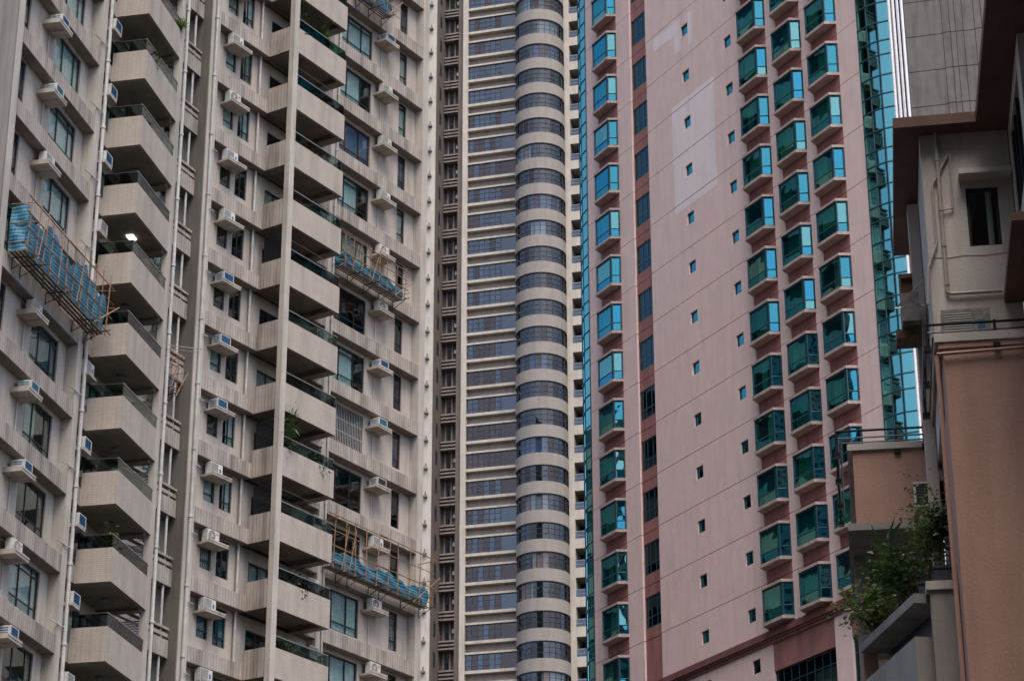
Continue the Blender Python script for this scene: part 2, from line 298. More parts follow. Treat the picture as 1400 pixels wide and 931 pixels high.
def ac_unit(fr, u, n, z, kind, label, group, case='ac'):
    """kind: blue / teal / grey window box, fan / vent split condenser; origin at the unit's base, back to the wall"""
    x, y, zz = fr.world(u, n, z); t = thing('air_conditioner', label, 'air conditioner', (x, y, zz), R(fr.yaw), group)
    if kind in ('blue', 'teal', 'dark', 'slat'):
        def mk():
            b = MB(); b.box(-0.33, 0.33, 0.0, 0.50, 0, 0.44); b.box(-0.34, 0.34, 0.50, 0.53, 0, 0.035); b.box(-0.34, 0.34, 0.50, 0.53, 0.41, 0.445); b.box(-0.34, -0.30, 0.50, 0.53, 0.035, 0.41); b.box(0.30, 0.34, 0.50, 0.53, 0.035, 0.41); return b.mesh('casing', M['ac'])
        obj('casing', cached('ac_box', mk), t)
        gm = {'blue': 'ac_blue', 'teal': 'ac_teal', 'dark': 'ac_dark', 'slat': 'ac_grey'}[kind]
        obj('grille', cached(('ac_g', kind), lambda: MB().box(-0.298, 0.298, 0.502, 0.512, 0.037, 0.408).mesh('grille', M[gm])), t)
        def sl():
            b = MB()
            for i in range(7): b.box(-0.296, 0.296, 0.513, 0.524, 0.06 + i * 0.05, 0.07 + i * 0.05)
            for i in range(4): b.box(-0.225 + i * 0.15, -0.215 + i * 0.15, 0.5135, 0.522, 0.04, 0.405)
            return b.mesh('louvre', M['ac' if kind == 'slat' else gm])
        obj('louvre', cached(('ac_l', kind), sl), t)
        def vt():
            b = MB()
            for i in range(4): b.box(-0.336, -0.331, 0.12, 0.42, 0.08 + i * 0.085, 0.12 + i * 0.085)
            return b.mesh('side_vent', M[gm])
        obj('side_vent', cached(('ac_v', kind), vt), t)
    else:
        obj('casing', cached(('ac_split', case), lambda: MB().box(-0.39, 0.39, 0.08, 0.38, 0.03, 0.56).box(-0.33, -0.27, 0.1, 0.36, 0, 0.03).box(0.27, 0.33, 0.1, 0.36, 0, 0.03).mesh('casing', M[case])), t)
        def fan():
            b = MB(); b.tube((-0.10, 0.381, 0.30), (-0.10, 0.392, 0.30), 0.225, 20); return b.mesh('fan', M['ac_dark'])
        def guard():
            b = MB()
            for rad in (0.08, 0.15, 0.22):
                for i in range(20):
                    a, c = 2 * math.pi * i / 20, 2 * math.pi * (i + 1) / 20
                    b.tube((-0.10 + rad * math.cos(a), 0.40, 0.30 + rad * math.sin(a)), (-0.10 + rad * math.cos(c), 0.40, 0.30 + rad * math.sin(c)), 0.008, 4)
            for i in range(6):
                a = math.pi * i / 6; b.tube((-0.10 - 0.225 * math.cos(a), 0.402, 0.30 - 0.225 * math.sin(a)), (-0.10 + 0.225 * math.cos(a), 0.402, 0.30 + 0.225 * math.sin(a)), 0.007, 4)
            b.tube((-0.10, 0.393, 0.30), (-0.10, 0.41, 0.30), 0.05, 12); return b.mesh('fan_guard', M['ac' if case == 'ac' else 'ac_grey'])
        if kind == 'fan':
            obj('fan', cached('ac_fan', fan), t); obj('fan_guard', cached(('ac_guard', case), guard), t)
            obj('sticker', cached('ac_st', lambda: MB().box(0.20, 0.33, 0.381, 0.385, 0.40, 0.46).mesh('sticker', M['orange'])), t) if case == 'ac' and rnd.random() < 0.5 else None
        else:
            obj('grille', cached('ac_vg', lambda: MB().box(-0.36, 0.10, 0.381, 0.386, 0.08, 0.52).mesh('grille', M['ac_grey'])), t)
            def vs():
                b = MB()
                for i in range(10): b.box(-0.355, 0.095, 0.387, 0.394, 0.095 + i * 0.042, 0.108 + i * 0.042)
                return b.mesh('louvre', M['ac'])
            obj('louvre', cached('ac_vs', vs), t); obj('badge', cached('ac_bd', lambda: MB().box(0.18, 0.29, 0.381, 0.385, 0.20, 0.36).mesh('badge', M['ac_blue'])), t)
    return t
def leaf_plant(name, label, loc, h, spread, count, leaf_len, leaf_w, mat, pot=None, upright=0.5, seed=1, group=None, cat='plant', hang=0.0, blossoms=None, stems=5):
    rg = random.Random(seed); t = thing(name, label, cat, loc, 0.0, group)
    z0 = 0.0
    if pot:
        b = MB(); b.tube((0, 0, 0), (0, 0, 0.28), 0.13, 14, 0.17); b.tube((0, 0, 0.28), (0, 0, 0.31), 0.185, 14); obj('pot', b.mesh('pot', M[pot]), t); z0 = 0.30
    st = MB(); tips = []
    for i in range(stems):
        a = rg.uniform(0, 6.28); q = rg.uniform(0.2, 1.0); p = Vector((0, 0, z0 - 0.02)); e = Vector((math.cos(a) * spread * q * 0.7, math.sin(a) * spread * q * 0.7, z0 + h * rg.uniform(0.55, 0.95) - hang * q))
        mid = (p + e) / 2 + Vector((0, 0, 0.12 * h)); st.tube(p, mid, 0.018, 5, 0.013); st.tube(mid, e, 0.013, 5, 0.006); tips += [mid, e, (mid + e) / 2]
    obj('stem', st.mesh('stem', M['stem']), t)
    lf = MB(); bl = MB()
    for i in range(count):
        c = rg.choice(tips) + Vector((rg.gauss(0, spread * 0.28), rg.gauss(0, spread * 0.28), rg.gauss(0, h * 0.16)))
        a = rg.uniform(0, 6.28); el = rg.uniform(-0.5, 1.2) * upright + rg.uniform(-0.4, 0.4); L = leaf_len * rg.uniform(0.6, 1.2); W = leaf_w * rg.uniform(0.7, 1.2)
        d = Vector((math.cos(a) * math.cos(el), math.sin(a) * math.cos(el), math.sin(el))); sd_ = d.cross(Vector((0, 0, 1))); sd_ = sd_.normalized() if sd_.length > 1e-3 else Vector((1, 0, 0)); up = sd_.cross(d)
        sd_ = (sd_ * math.cos(1.0 * rg.uniform(-1, 1)) + up * math.sin(rg.uniform(-1, 1))).normalized()
        m1 = c + d * L * 0.45 + up * L * 0.06; tip = c + d * L - up * L * 0.12
        tgt = bl if (blossoms and rg.random() < 0.05) else lf
        tgt.add([tuple(c), tuple(m1 + sd_ * W / 2), tuple(tip), tuple(m1 - sd_ * W / 2)], [(0, 1, 2, 3)])
    obj('foliage', lf.mesh('foliage', M[mat]), t, kind='stuff')
    if bl.v: obj('blossom', bl.mesh('blossom', M[blossoms]), t, kind='stuff')
    return t
def vpipe(fr, name, u, n, z0, z1, r, mat, collar=2.9, seg=10, ph=0.0):
    b = MB(); b.tube((0, 0, z0), (0, 0, z1), r, seg); b.smooth = False; o = fr.put(name, b.mesh(name, M[mat]), 0, u, n)
    if collar:
        cm = cached(('col', r, mat), lambda: MB().tube((0, 0, -0.05), (0, 0, 0.05), r * 1.35, seg).mesh('collar', M[mat]))
        z = z0 + ph
        while z < z1: obj('collar', cm, o, (0, 0, z)); z += collar
    return o

# ------------------------------------------------------------------ ground
g = MB(); g.box(-1500, 1500, -3000, 1500, -0.5, 0.0); obj('ground', g.mesh('ground', M['asphalt']), kind='structure')

# ================================================================== left: tan apartment tower (two wings and a hinge between them)
LV = lambda k: 61.893 + EYE - 3.0 * k
pA, yA = (-13.288, 93.543), 57.458
pB, yB = (-16.373, 81.582), 78.186
pC, yC = (-14.05, 93.12), 65.6
KTOP, KBOT = -9, 15
ZTOP, ZBOT = LV(KTOP) + 3.0, LV(KBOT) - 2.3
tan = thing('apartment_building', 'tall tan tiled apartment tower with stepped balconies and air conditioner ledges', 'building', (pA[0], pA[1], 0), R(yA))
FA = Frame(tan, yA, pA, pA, yA); FB = Frame(tan, yA, pA, pB, yB); FC = Frame(tan, yA, pA, pC, yC)

NUM = ['', 'one storey', 'two storeys', 'three storeys', 'four storeys', 'five storeys', 'six storeys', 'seven storeys', 'eight storeys', 'nine storeys', 'ten storeys', 'eleven storeys']
def rel(k, ref, what):
    d = ref - k
    return ('level with ' if d == 0 else NUM[abs(d)] + (' above ' if d > 0 else ' below ')) + what
AC_SHORT = {'blue': 'blue-grilled window air conditioner', 'teal': 'teal-grilled window air conditioner', 'dark': 'dark-grilled window air conditioner', 'slat': 'white-slatted window air conditioner', 'fan': 'white round-fan condenser', 'vent': 'white square-vent condenser'}
def wing(fr, mir, spec):
    U = (lambda a, b: (a, b)) if not mir else (lambda a, b: (9.03 - b, 9.03 - a))
    tag_ = 'm' if mir else 'a'
    S = lambda key, fn, mat, nm: cached((tag_, key), lambda: fn().mesh(nm, M[mat]))
    def H(hs): return [U(h[0], h[1]) + (h[2], h[3]) for h in hs]
    # full height pieces
    fr.put('column', S('c1', lambda: MB().box(*U(16.15, 16.62), -1.2, 0.02, ZBOT, ZTOP), 'column', 'column'))
    fr.put('column', S('c2', lambda: MB().box(*U(8.5, 8.96), -0.6, 0.02, ZBOT, ZTOP), 'column', 'column'))
    fr.put('column', S('c3', lambda: MB().box(*U(3.56, 3.92), 1.17, 1.44, ZBOT, ZTOP), 'column', 'column'))
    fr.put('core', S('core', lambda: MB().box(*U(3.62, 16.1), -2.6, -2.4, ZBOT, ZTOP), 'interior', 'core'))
    fr.put('podium', S('pod', lambda: MB().box(*U(3.56, 16.6), -2.4, 0.0, 0, ZBOT), 'tan_band', 'podium'))
    for k in range(KTOP, KBOT + 1):
        z = LV(k); sp = spec.get(k, {}); det = k in spec
        fr.put('spandrel_band', S('b1', lambda: MB().box(*U(8.96, 16.15), -0.62, 0.0, 0, 0.68), 'tan_band', 'spandrel_band'), z)
        fr.put('spandrel_band', S('b2', lambda: MB().box(*U(7.64, 8.5), -0.62, 0.0, 0.0, 0.68), 'tan_band', 'spandrel_band'), z)
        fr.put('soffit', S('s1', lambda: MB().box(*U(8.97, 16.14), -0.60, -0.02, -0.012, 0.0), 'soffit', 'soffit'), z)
        fr.put('wall', S('w1', lambda: MB().holed(*U(8.97, 16.14), -2.31, -0.012, -0.45, 0.15, H([(9.72, 12.27, -2.05, -0.20), (14.68, 15.34, -1.93, -0.10)])), 'tan_wall', 'wall'), z)
        fr.put('wall', S('w2', lambda: MB().holed(*U(3.72, 8.49), -2.8, -0.012, -0.45, 0.12, H([(4.2, 7.0, -2.75, -0.55)])), 'tan_wall', 'wall'), z)
        # balcony
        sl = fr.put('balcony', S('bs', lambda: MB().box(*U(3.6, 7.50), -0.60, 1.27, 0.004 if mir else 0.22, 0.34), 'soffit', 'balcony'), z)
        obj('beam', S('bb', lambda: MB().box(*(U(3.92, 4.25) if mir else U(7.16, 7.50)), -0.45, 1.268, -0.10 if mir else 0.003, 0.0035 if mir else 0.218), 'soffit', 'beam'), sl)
        obj('parapet', S('bp', lambda: MB().box(*U(3.92, 7.65), 1.27, 1.42, 0.0, 1.31), 'tan_tile', 'parapet'), sl)
        obj('parapet', S('bq', lambda: MB().box(*U(3.56, 3.70), 0.0, 1.17, 0.0, 1.28), 'tan_band', 'parapet'), sl)
        obj('parapet', S('br', lambda: MB().box(*U(7.50, 7.65), 0.0, 1.268, 0.0, 1.308), 'tan_tile' if mir else 'tan_tile', 'parapet'), sl)
        if not det: continue
        gm = sp.get('rail', 'rail')
        obj('rail_glass', cached((tag_, 'rg', gm), lambda: MB().box(*U(3.93, 5.16), 1.375, 1.390, 1.312, 1.80).box(*U(5.18, 6.40), 1.375, 1.390, 1.312, 1.80).box(*U(6.42, 7.60), 1.375, 1.390, 1.312, 1.80).mesh('rail_glass', M[gm])), sl)
        obj('rail_glass', cached((tag_, 'rg2', gm), lambda: MB().box(*U(7.60, 7.615), 0.02 if mir else 0.86, 1.37, 1.312, 1.80).mesh('rail_glass', M[gm])), sl)
        obj('handrail', S('hr', lambda: MB().box(*U(3.93, 7.63), 1.36, 1.41, 1.80, 1.84), 'metal_pale', 'handrail'), sl)
        obj('handrail', S('hr2', lambda: MB().box(*U(7.58, 7.63), 0.02 if mir else 0.86, 1.358, 1.802, 1.838), 'metal', 'handrail'), sl)
        cu = sum(U(5.0, 5.0)) / 2 if not mir else 9.03 - 5.6
        if sp.get('lit'):
            obj('ceiling_lamp', S('lampon', lambda: MB().box(cu - 0.22, cu + 0.22, 0.35, 0.62, -0.05, 0.002), 'lamp_on', 'ceiling_lamp'), sl, label='lit square ceiling lamp')
        else:
            obj('ceiling_lamp', S('lamp', lambda: MB().tube((cu, 0.45, -0.07 if mir else 0.15), (cu, 0.45, 0.003 if mir else 0.219), 0.17, 14), 'lamp_off', 'ceiling_lamp'), sl)
        # balcony door
        dcur = sp.get('dcur')
        window(fr, *U(4.2, 7.0), -2.75, -0.55, z, -0.50, 4, None, curtain=dcur, cw=(0.0, 0.55), name='balcony_door', t=0.06)
        # screen of slats at the column end of the balcony
        if sp.get('louvre', mir):
            def lv_():
                b = MB()
                nn = 1.62 if not mir else 0.92
                for i in range(11 if mir else 15): b.box(*U(3.74, 3.80), 0.06, 1.12, 0.02 + i * 0.085, 0.07 + i * 0.085)
                return b
            lo = fr.put('louvre_screen', S('lv', lambda: MB().box(*U(3.75, 3.79), 0.02, 0.06, 0, 1.34).box(*U(3.75, 3.79), 1.12, 1.16, 0, 1.34), 'frame_white' if mir else 'frame', 'louvre_screen'), z - 1.66 + 0.0)
            for i in range(14):
                obj('slat', S('slat', lambda: MB().box(*U(3.73, 3.80), 0.061, 1.119, 0.0, 0.05), 'frame_white' if mir else 'frame', 'slat'), lo, (0, 0, 0.04 + i * 0.093))
        # windows
        cur = sp.get('cur'); fm = sp.get('frame', 'frame'); cw = sp.get('cw', (0.02, 0.98))
        window(fr, *U(9.73, 12.26), -2.04, -0.21, z, -0.53, (0, 0.22, 0.66, 1.0) if not mir else (0, 0.34, 0.78, 1.0), [0.22] if k % 3 else [0.22, 0.84], (fm, 'glass'), cur, cw, grille=sp.get('grille', False))
        window(fr, *U(14.69, 15.33), -1.92, -0.11, z, -0.53, 1, [0.25, 0.86], (fm, 'glass'), sp.get('cur2'), (0.05, 0.95), grille=(k % 4 == 2))
        # ledges and air conditioners
        lg = fr.put('ac_ledge', S('l1', lambda: MB().box(*U(12.42, 13.62), -0.46, 0.28, -0.74, -0.64).box(*U(12.42, 13.62), 0.20, 0.30, -0.638, -0.56).box(*U(13.50, 13.62), -0.44, 0.198, -0.638, -0.56), 'ledge', 'ac_ledge'), z)
        obj('drain_pipe', S('dp', lambda: MB().tube(((U(13.0, 13.0)[0]), -0.40, -2.25), ((U(13.0, 13.0)[0]), -0.40, -0.742), 0.022, 6).tube((U(13.0, 13.0)[0], -0.40, -0.765), (U(13.0, 13.0)[0], 0.20, -0.765), 0.018, 6), 'pipe', 'drain_pipe'), lg)
        a1 = sum(U(12.98, 12.98)) / 2
        if sp.get('ac'):
            where = 'left wing' if mir else 'right wing'
            rf = rel(k, 8, 'long tarp scaffold') if mir else rel(k, 4, 'tangled scaffold')
            ac_unit(fr, a1, -0.30, z - 0.638, sp['ac'], AC_SHORT[sp['ac']] + ' on window ledge, ' + where + ', ' + rf, 'ledge air conditioners, ' + where + ' of the tan tower')
        lg2 = fr.put('ac_ledge', S('l2', lambda: MB().box(*U(7.70, 8.46), -0.46, 0.32, -1.06, -0.96), 'ledge', 'ac_ledge'), z)
        if sp.get('ac2'):
            where = 'left wing' if mir else 'right wing'
            rf = rel(k, 8, 'long tarp scaffold') if mir else rel(k, 4, 'tangled scaffold')
            ac_unit(fr, sum(U(8.05, 8.05)) / 2, -0.20, z - 0.958, sp['ac2'], AC_SHORT[sp['ac2']] + ' beside balcony end, ' + where + ', ' + rf, 'air conditioners beside the balconies, ' + where + ' of the tan tower')

specA = {k: {} for k in range(-2, 14)}
for k, a in zip(range(-1, 13), ['blue', 'blue', 'vent', 'vent', 'vent', 'fan', 'fan', 'blue', 'teal', 'dark', 'vent', 'fan', 'fan', 'vent']): specA[k]['ac'] = a
for k, a in zip(range(-1, 14), ['blue', 'blue', 'vent', 'dark', 'fan', 'vent', 'teal', 'fan', 'vent', 'dark', 'dark', 'vent', 'slat', 'vent', 'fan']): specA[k]['ac2'] = a
for k, c in {-1: 'cur_pale', 0: 'cur_pale', 1: 'cur_pale', 2: 'cur_blue', 3: 'cur_pale', 4: 'cur_cream', 6: 'cur_pale', 10: 'cur_pale', 11: 'cur_pale', 12: 'cur_green'}.items(): specA[k]['cur'] = c
for k in (2,): specA[k]['frame'] = 'frame_red'
specA[7]['grille'] = 2; specA[7]['frame'] = 'frame_red'; specA[7]['cur'] = None; specA[3]['cw'] = (0.1, 0.7); specA[1]['cw'] = (0.0, 0.66); specA[6]['cw'] = (0.0, 0.7)
for k in (1, 2): specA[k]['rail'] = 'rail_green'
for k in (3, 6, 8, 11): specA[k]['rail'] = 'rail_smoke'
for k in (0, 4, 7, 10): specA[k]['dcur'] = 'cur_cream'
for k in (5, 8, 9, 12): specA[k]['louvre'] = True
for k, c in {1: 'cur_green', 2: 'cur_blue', 3: 'cur_cream', 7: 'cur_purple', 10: 'cur_cream', 0: 'cur_cream'}.items(): specA[k]['cur2'] = c
specB = {k: {} for k in range(3, 16)}
for k, a in zip(range(4, 15), ['blue', 'blue', 'teal', 'vent', 'fan', 'vent', 'teal', 'blue', 'fan', 'blue', 'vent']): specB[k]['ac'] = a
for k, a in zip(range(4, 15), ['blue', 'blue', 'blue', 'slat', 'vent', 'vent', 'blue', 'blue', 'blue', 'slat', 'dark']): specB[k]['ac2'] = a
for k, c in {4: 'cur_pale', 5: 'cur_pale', 6: 'cur_pale', 7: 'cur_pale', 8: 'cur_cream', 9: 'cur_teal', 10: 'cur_green', 12: 'cur_pale', 14: 'cur_cream'}.items(): specB[k]['cur'] = c
specB[10]['cw'] = (0.15, 0.5); specB[4]['cur2'] = 'cur_purple'; specB[7]['lit'] = True
for k in (5, 6, 9, 12): specB[k]['dcur'] = 'cur_cream'
for k in (7, 9, 12, 13): specB[k]['rail'] = 'rail_smoke'
wing(FA, False, specA); wing(FB, True, specB)

# end wall of the left wing, back volume
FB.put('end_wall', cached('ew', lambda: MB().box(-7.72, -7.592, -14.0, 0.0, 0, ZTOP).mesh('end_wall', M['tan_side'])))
FB.put('roof_slab', cached('rs', lambda: MB().box(-7.6, 5.4, -14.0, 0.0, ZTOP, ZTOP + 0.4).mesh('roof_slab', M['concrete'])))
FA.put('roof_slab', cached('rs2', lambda: MB().box(-0.6, 16.6, -14.0, 0.0, ZTOP + 0.001, ZTOP + 0.4).mesh('roof_slab', M['concrete'])))
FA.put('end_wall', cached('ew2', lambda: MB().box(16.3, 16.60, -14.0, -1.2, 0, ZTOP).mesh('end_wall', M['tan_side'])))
# middle bay between the hinge and the right wing balconies
FA.put('column', cached('mc', lambda: MB().box(-0.66, -0.07, -1.6, 0.02, 0, ZTOP).mesh('column', M['column'])))
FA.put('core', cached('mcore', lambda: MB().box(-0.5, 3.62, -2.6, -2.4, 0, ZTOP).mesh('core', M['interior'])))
FA.put('podium', cached('mpod', lambda: MB().box(-0.06, 3.55, -2.4, 0.0, 0, ZBOT).mesh('podium', M['tan_band'])))
specM = dict(zip(range(1, 14), ['vent', 'vent', 'fan', 'vent', 'vent', 'blue', 'blue', 'blue', 'vent', 'fan', 'vent', 'vent', 'vent']))
curM = {1: 'cur_cream', 2: 'cur_pale', 3: 'cur_pale', 7: 'cur_green', 9: 'cur_pale', 10: 'cur_pale', 11: 'cur_teal', 12: 'cur_pale'}
for k in range(KTOP, KBOT + 1):
    z = LV(k)
    FA.put('spandrel_band', cached('mb', lambda: MB().box(-0.07, 3.60, -0.62, 0.0, 0, 0.68).mesh('spandrel_band', M['tan_band'])), z)
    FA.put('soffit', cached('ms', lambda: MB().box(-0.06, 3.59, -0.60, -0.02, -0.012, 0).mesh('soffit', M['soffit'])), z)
    FA.put('wall', cached('mw', lambda: MB().holed(-0.06, 3.72, -2.31, -0.012, -0.45, 0.15, [(0.97, 1.70, -1.64, -0.40), (2.03, 2.87, -1.74, -0.08)]).mesh('wall', M['tan_wall'])), z)
    if k not in specM: continue
    window(FA, 0.98, 1.69, -1.63, -0.41, z, -0.53, 1, [0.28], ('frame', 'glass'), curM.get(k), (0, 1), grille=(k == 10))
    window(FA, 2.04, 2.86, -1.73, -0.09, z, -0.53, (0, 0.5, 1.0), [0.25], ('frame', 'glass'), curM.get(k) if k in (3, 11) else ('cur_pale' if k in (1, 2, 8, 9, 12) else None), (0.45, 0.98), grille=(k in (2, 7)))
    FA.put('ac_ledge', cached('ml', lambda: MB().box(0.70, 1.98, -0.46, 0.26, -0.72, -0.63).box(0.70, 1.98, 0.18, 0.28, -0.628, -0.56).mesh('ac_ledge', M['ledge'])), z)
    ac_unit(FA, 1.15, -0.30, z - 0.628, specM[k], AC_SHORT[specM[k]] + ' over paired small windows, ' + rel(k, 4, 'tangled scaffold'), 'ledge air conditioners over the paired windows of the tan tower')
    FA.put('drain_pipe', cached('mp', lambda: MB().tube((3.30, -0.30, -2.30), (3.30, -0.30, -0.014), 0.055, 8).tube((3.30, -0.30, -0.9), (3.30, -0.30, -0.84), 0.07, 8).mesh('drain_pipe', M['pipe'])), z)
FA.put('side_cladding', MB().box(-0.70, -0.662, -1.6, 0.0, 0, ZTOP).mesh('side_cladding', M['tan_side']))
# hinge strip
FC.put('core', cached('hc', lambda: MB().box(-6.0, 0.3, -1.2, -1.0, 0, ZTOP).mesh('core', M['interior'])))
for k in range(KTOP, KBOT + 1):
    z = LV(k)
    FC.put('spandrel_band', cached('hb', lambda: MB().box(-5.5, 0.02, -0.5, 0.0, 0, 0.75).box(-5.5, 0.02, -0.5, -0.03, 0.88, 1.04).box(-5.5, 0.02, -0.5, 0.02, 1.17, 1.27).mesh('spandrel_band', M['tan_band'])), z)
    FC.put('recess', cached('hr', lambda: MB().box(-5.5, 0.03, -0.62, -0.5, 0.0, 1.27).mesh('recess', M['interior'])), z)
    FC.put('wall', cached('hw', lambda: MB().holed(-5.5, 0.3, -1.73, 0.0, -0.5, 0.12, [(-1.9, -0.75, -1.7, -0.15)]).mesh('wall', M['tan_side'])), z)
    if 1 <= k <= 12: window(FC, -1.89, -0.76, -1.69, -0.16, z, -0.56, 2, [0.3], ('frame', 'glass'), 'cur_green' if k % 3 == 0 else None)
FC.put('podium', cached('hp', lambda: MB().box(-5.5, 0.1, -1.0, 0.0, 0, ZBOT).mesh('podium', M['tan_band'])))
# rain pipes of the tower
vpipe(FB, 'rain_pipe', 0.62, 0.12, 0, ZTOP, 0.075, 'pipe', 3.0, ph=1.0)
vpipe(FB, 'rain_pipe', 5.72, 1.46, 0, ZTOP, 0.075, 'pipe', 3.0, ph=0.2)
vpipe(FC, 'rain_pipe', -0.45, -0.12, 0, ZTOP, 0.06, 'pipe', 3.0, ph=1.4)
vpipe(FA, 'rain_pipe', -0.40, 0.10, 0, ZTOP, 0.075, 'pipe', 3.0, ph=0.6)
vpipe(FA, 'rain_pipe', 8.86, 0.10, 0, ZTOP, 0.05, 'pipe', 3.0, ph=0.9)
for k in range(4, 14):
    FB.put('branch_pipe', cached('bpipe', lambda: MB().tube((-0.55, -0.02, 0), (0.56, 0.10, 0), 0.025, 6).mesh('branch_pipe', M['pipe'])), LV(k) - 1.9)
    FA.put('branch_pipe', cached('bpipe2', lambda: MB().tube((-0.34, 0.10, 0), (0.10, 0.06, 0.0), 0.025, 6).mesh('branch_pipe', M['pipe'])), LV(k) - 0.55)

for k_, a_ in ((8, 0.4), (13, 0.9)):
    FB.put('laundry_pole', MB().tube((5.5, 1.5, 0), (6.3, 2.3 + a_, 0.02), 0.018, 6).tube((5.6, 1.5, -0.12), (6.3, 2.2 + a_, -0.10), 0.014, 6).mesh('laundry_pole', M['metal_pale']), LV(k_) - 0.9)
for k_ in (2, 5, 9):
    FA.put('laundry_pole', MB().tube((4.4, 0.9, 0), (7.3, 0.9, 0.02), 0.018, 6).mesh('laundry_pole', M['metal_pale']), LV(k_) - 0.35)
# ------------------------------------------------------------------ bamboo scaffolds
def scaffold(fr, label, u0, u1, zb, zt, n1, tarp_top, tarp_full, seed, npole, base_z, brk):
    rg = random.Random(seed); x, y, z = fr.world(u0, 0.03, zb); t = thing('bamboo_scaffold', label, 'scaffold', (x, y, z), R(fr.yaw), 'bamboo scaffolds hung on the tan tower')
    L = u1 - u0; H = zt - zb
    def pole(a, b, r=0.028): obj('pole', MB().tube(a, b, r * rg.uniform(0.8, 1.2), 7, r * rg.uniform(0.6, 0.9)).mesh('pole', M['bamboo']), t)
    for i in range(npole):
        q = L * i / (npole - 1) + rg.uniform(-0.06, 0.06); pole((q, n1 + rg.uniform(-0.03, 0.03), -0.12), (q + rg.uniform(-0.08, 0.08), n1 + rg.uniform(0.0, 0.12), H * rg.uniform(0.88, 1.1)))
    for j in range(4):
        zz = H * (0.05 + 0.29 * j); pole((-0.2 - rg.random() * 0.2, n1 + 0.05, zz + rg.uniform(-0.04, 0.04)), (L * 0.55, n1 + 0.05, zz + rg.uniform(-0.04, 0.04))); pole((L * 0.45, n1 + 0.07, zz + rg.uniform(-0.04, 0.04)), (L + rg.uniform(0.15, 0.5), n1 + 0.06, zz + rg.uniform(-0.05, 0.05)))
    for i in range(2):
        q = L * rg.uniform(0.05, 0.8); pole((q, n1 + 0.1, -0.1), (q + 0.5, n1 + 0.1, H * 0.8), 0.02)
    for e in (0.0, L):
        for zz in (0.15 * H, 0.5 * H, 0.85 * H): pole((e, 0.0, zz), (e + rg.uniform(-0.05, 0.05), n1 + 0.3, zz + rg.uniform(-0.1, 0.1)), 0.022)
    pole((L * 0.8, n1 + 0.15, -0.2), (L + 0.35, n1 + 0.35, 0.55 * H), 0.03)
    # planks
    for i in range(4): obj('plank', MB().box(0, L, 0.06 + i * (n1 - 0.1) / 4, 0.02 + (i + 0.9) * (n1 - 0.1) / 4, -0.03, 0.0).mesh('plank', M['plank']), t, (0, 0, rg.uniform(-0.01, 0.01)))
    # tarp: rises from the planks inside the poles
    nx, nz = int(L * 7), 12; b = MB(); grid = []
    for i in range(nx + 1):
        col = []; q = L * i / nx; top = tarp_top * (0.88 + 0.14 * math.sin(q * 2.1 + seed) + 0.06 * math.sin(q * 7 + 1))
        for j in range(nz + 1):
            s_ = j / nz; zz = 0.01 + top * s_; nn = n1 - 0.04 - 0.05 * abs(math.sin(q * 3.1 + s_ * 2)) - 0.03 * math.sin(s_ * 9 + q * 4) - 0.10 * (1 - s_) ** 4; col.append((q, nn, zz))
        grid.append(col)
    for i in range(nx):
        for j in range(nz): b.quad(grid[i][j], grid[i + 1][j], grid[i + 1][j + 1], grid[i][j + 1])
    b.smooth = True; obj('tarp', b.mesh('tarp', M['tarp']), t)
    for e in ((0.02,) if tarp_full else ()):
        b = MB()
        for i in range(6):
            for j in range(6):
                p = lambda i_, j_: (e + 0.04 * math.sin(j_ * 1.3 + i_), 0.02 + (n1 - 0.06) * i_ / 6, 0.02 + tarp_top * j_ / 6)
                b.quad(p(i, j), p(i + 1, j), p(i + 1, j + 1), p(i, j + 1))
        b.smooth = True; obj('tarp', b.mesh('tarp', M['tarp']), t)
    for q in brk:
        q -= u0; obj('bracket', MB().tube((q, 0.0, -0.03), (q, n1 + 0.35, -0.05), 0.022, 5).tube((q, 0.0, -0.45), (q, n1 + 0.1, -0.06), 0.018, 5).tube((q, 0.0, -0.50), (q, 0.0, 0.0), 0.02, 5).mesh('bracket', M['steel']), t)
    return t
scaffold(FB, 'long bamboo scaffold wrapped in blue striped tarp on the left wing', -6.85, 0.75, 37.15, 39.3, 0.75, 1.75, True, 3, 12, 0, [-6.35, -5.62, -3.25, -0.69, 0.42])
scaffold(FA, 'open bamboo scaffold with low blue tarp skirt at the right wing corner', 8.7, 16.35, 33.85, 36.4, 0.65, 0.80, False, 5, 10, 0, [9.84, 10.7, 12.34, 13.16, 14.9, 16.41])
scaffold(FA, 'short tangled bamboo scaffold with sagging blue tarp halfway up the right wing', 9.0, 13.8, 48.75, 50.4, 0.65, 0.62, True, 8, 8, 0, [10.08, 11.41, 12.63, 13.8])
scaffold(FA, 'small bamboo scaffold with blue tarp above the topmost right wing window', 9.8, 12.5, 64.0, 65.6, 0.6, 0.9, True, 11, 6, 0, [10.14, 11.22, 12.31])
scaffold(FC, 'tiny bamboo scaffold and tarp scrap in the recessed hinge strip', -2.1, -1.2, LV(8) - 0.9, LV(8) + 0.9, 0.4, 0.6, True, 14, 3, 0, [-2.0, -1.3])

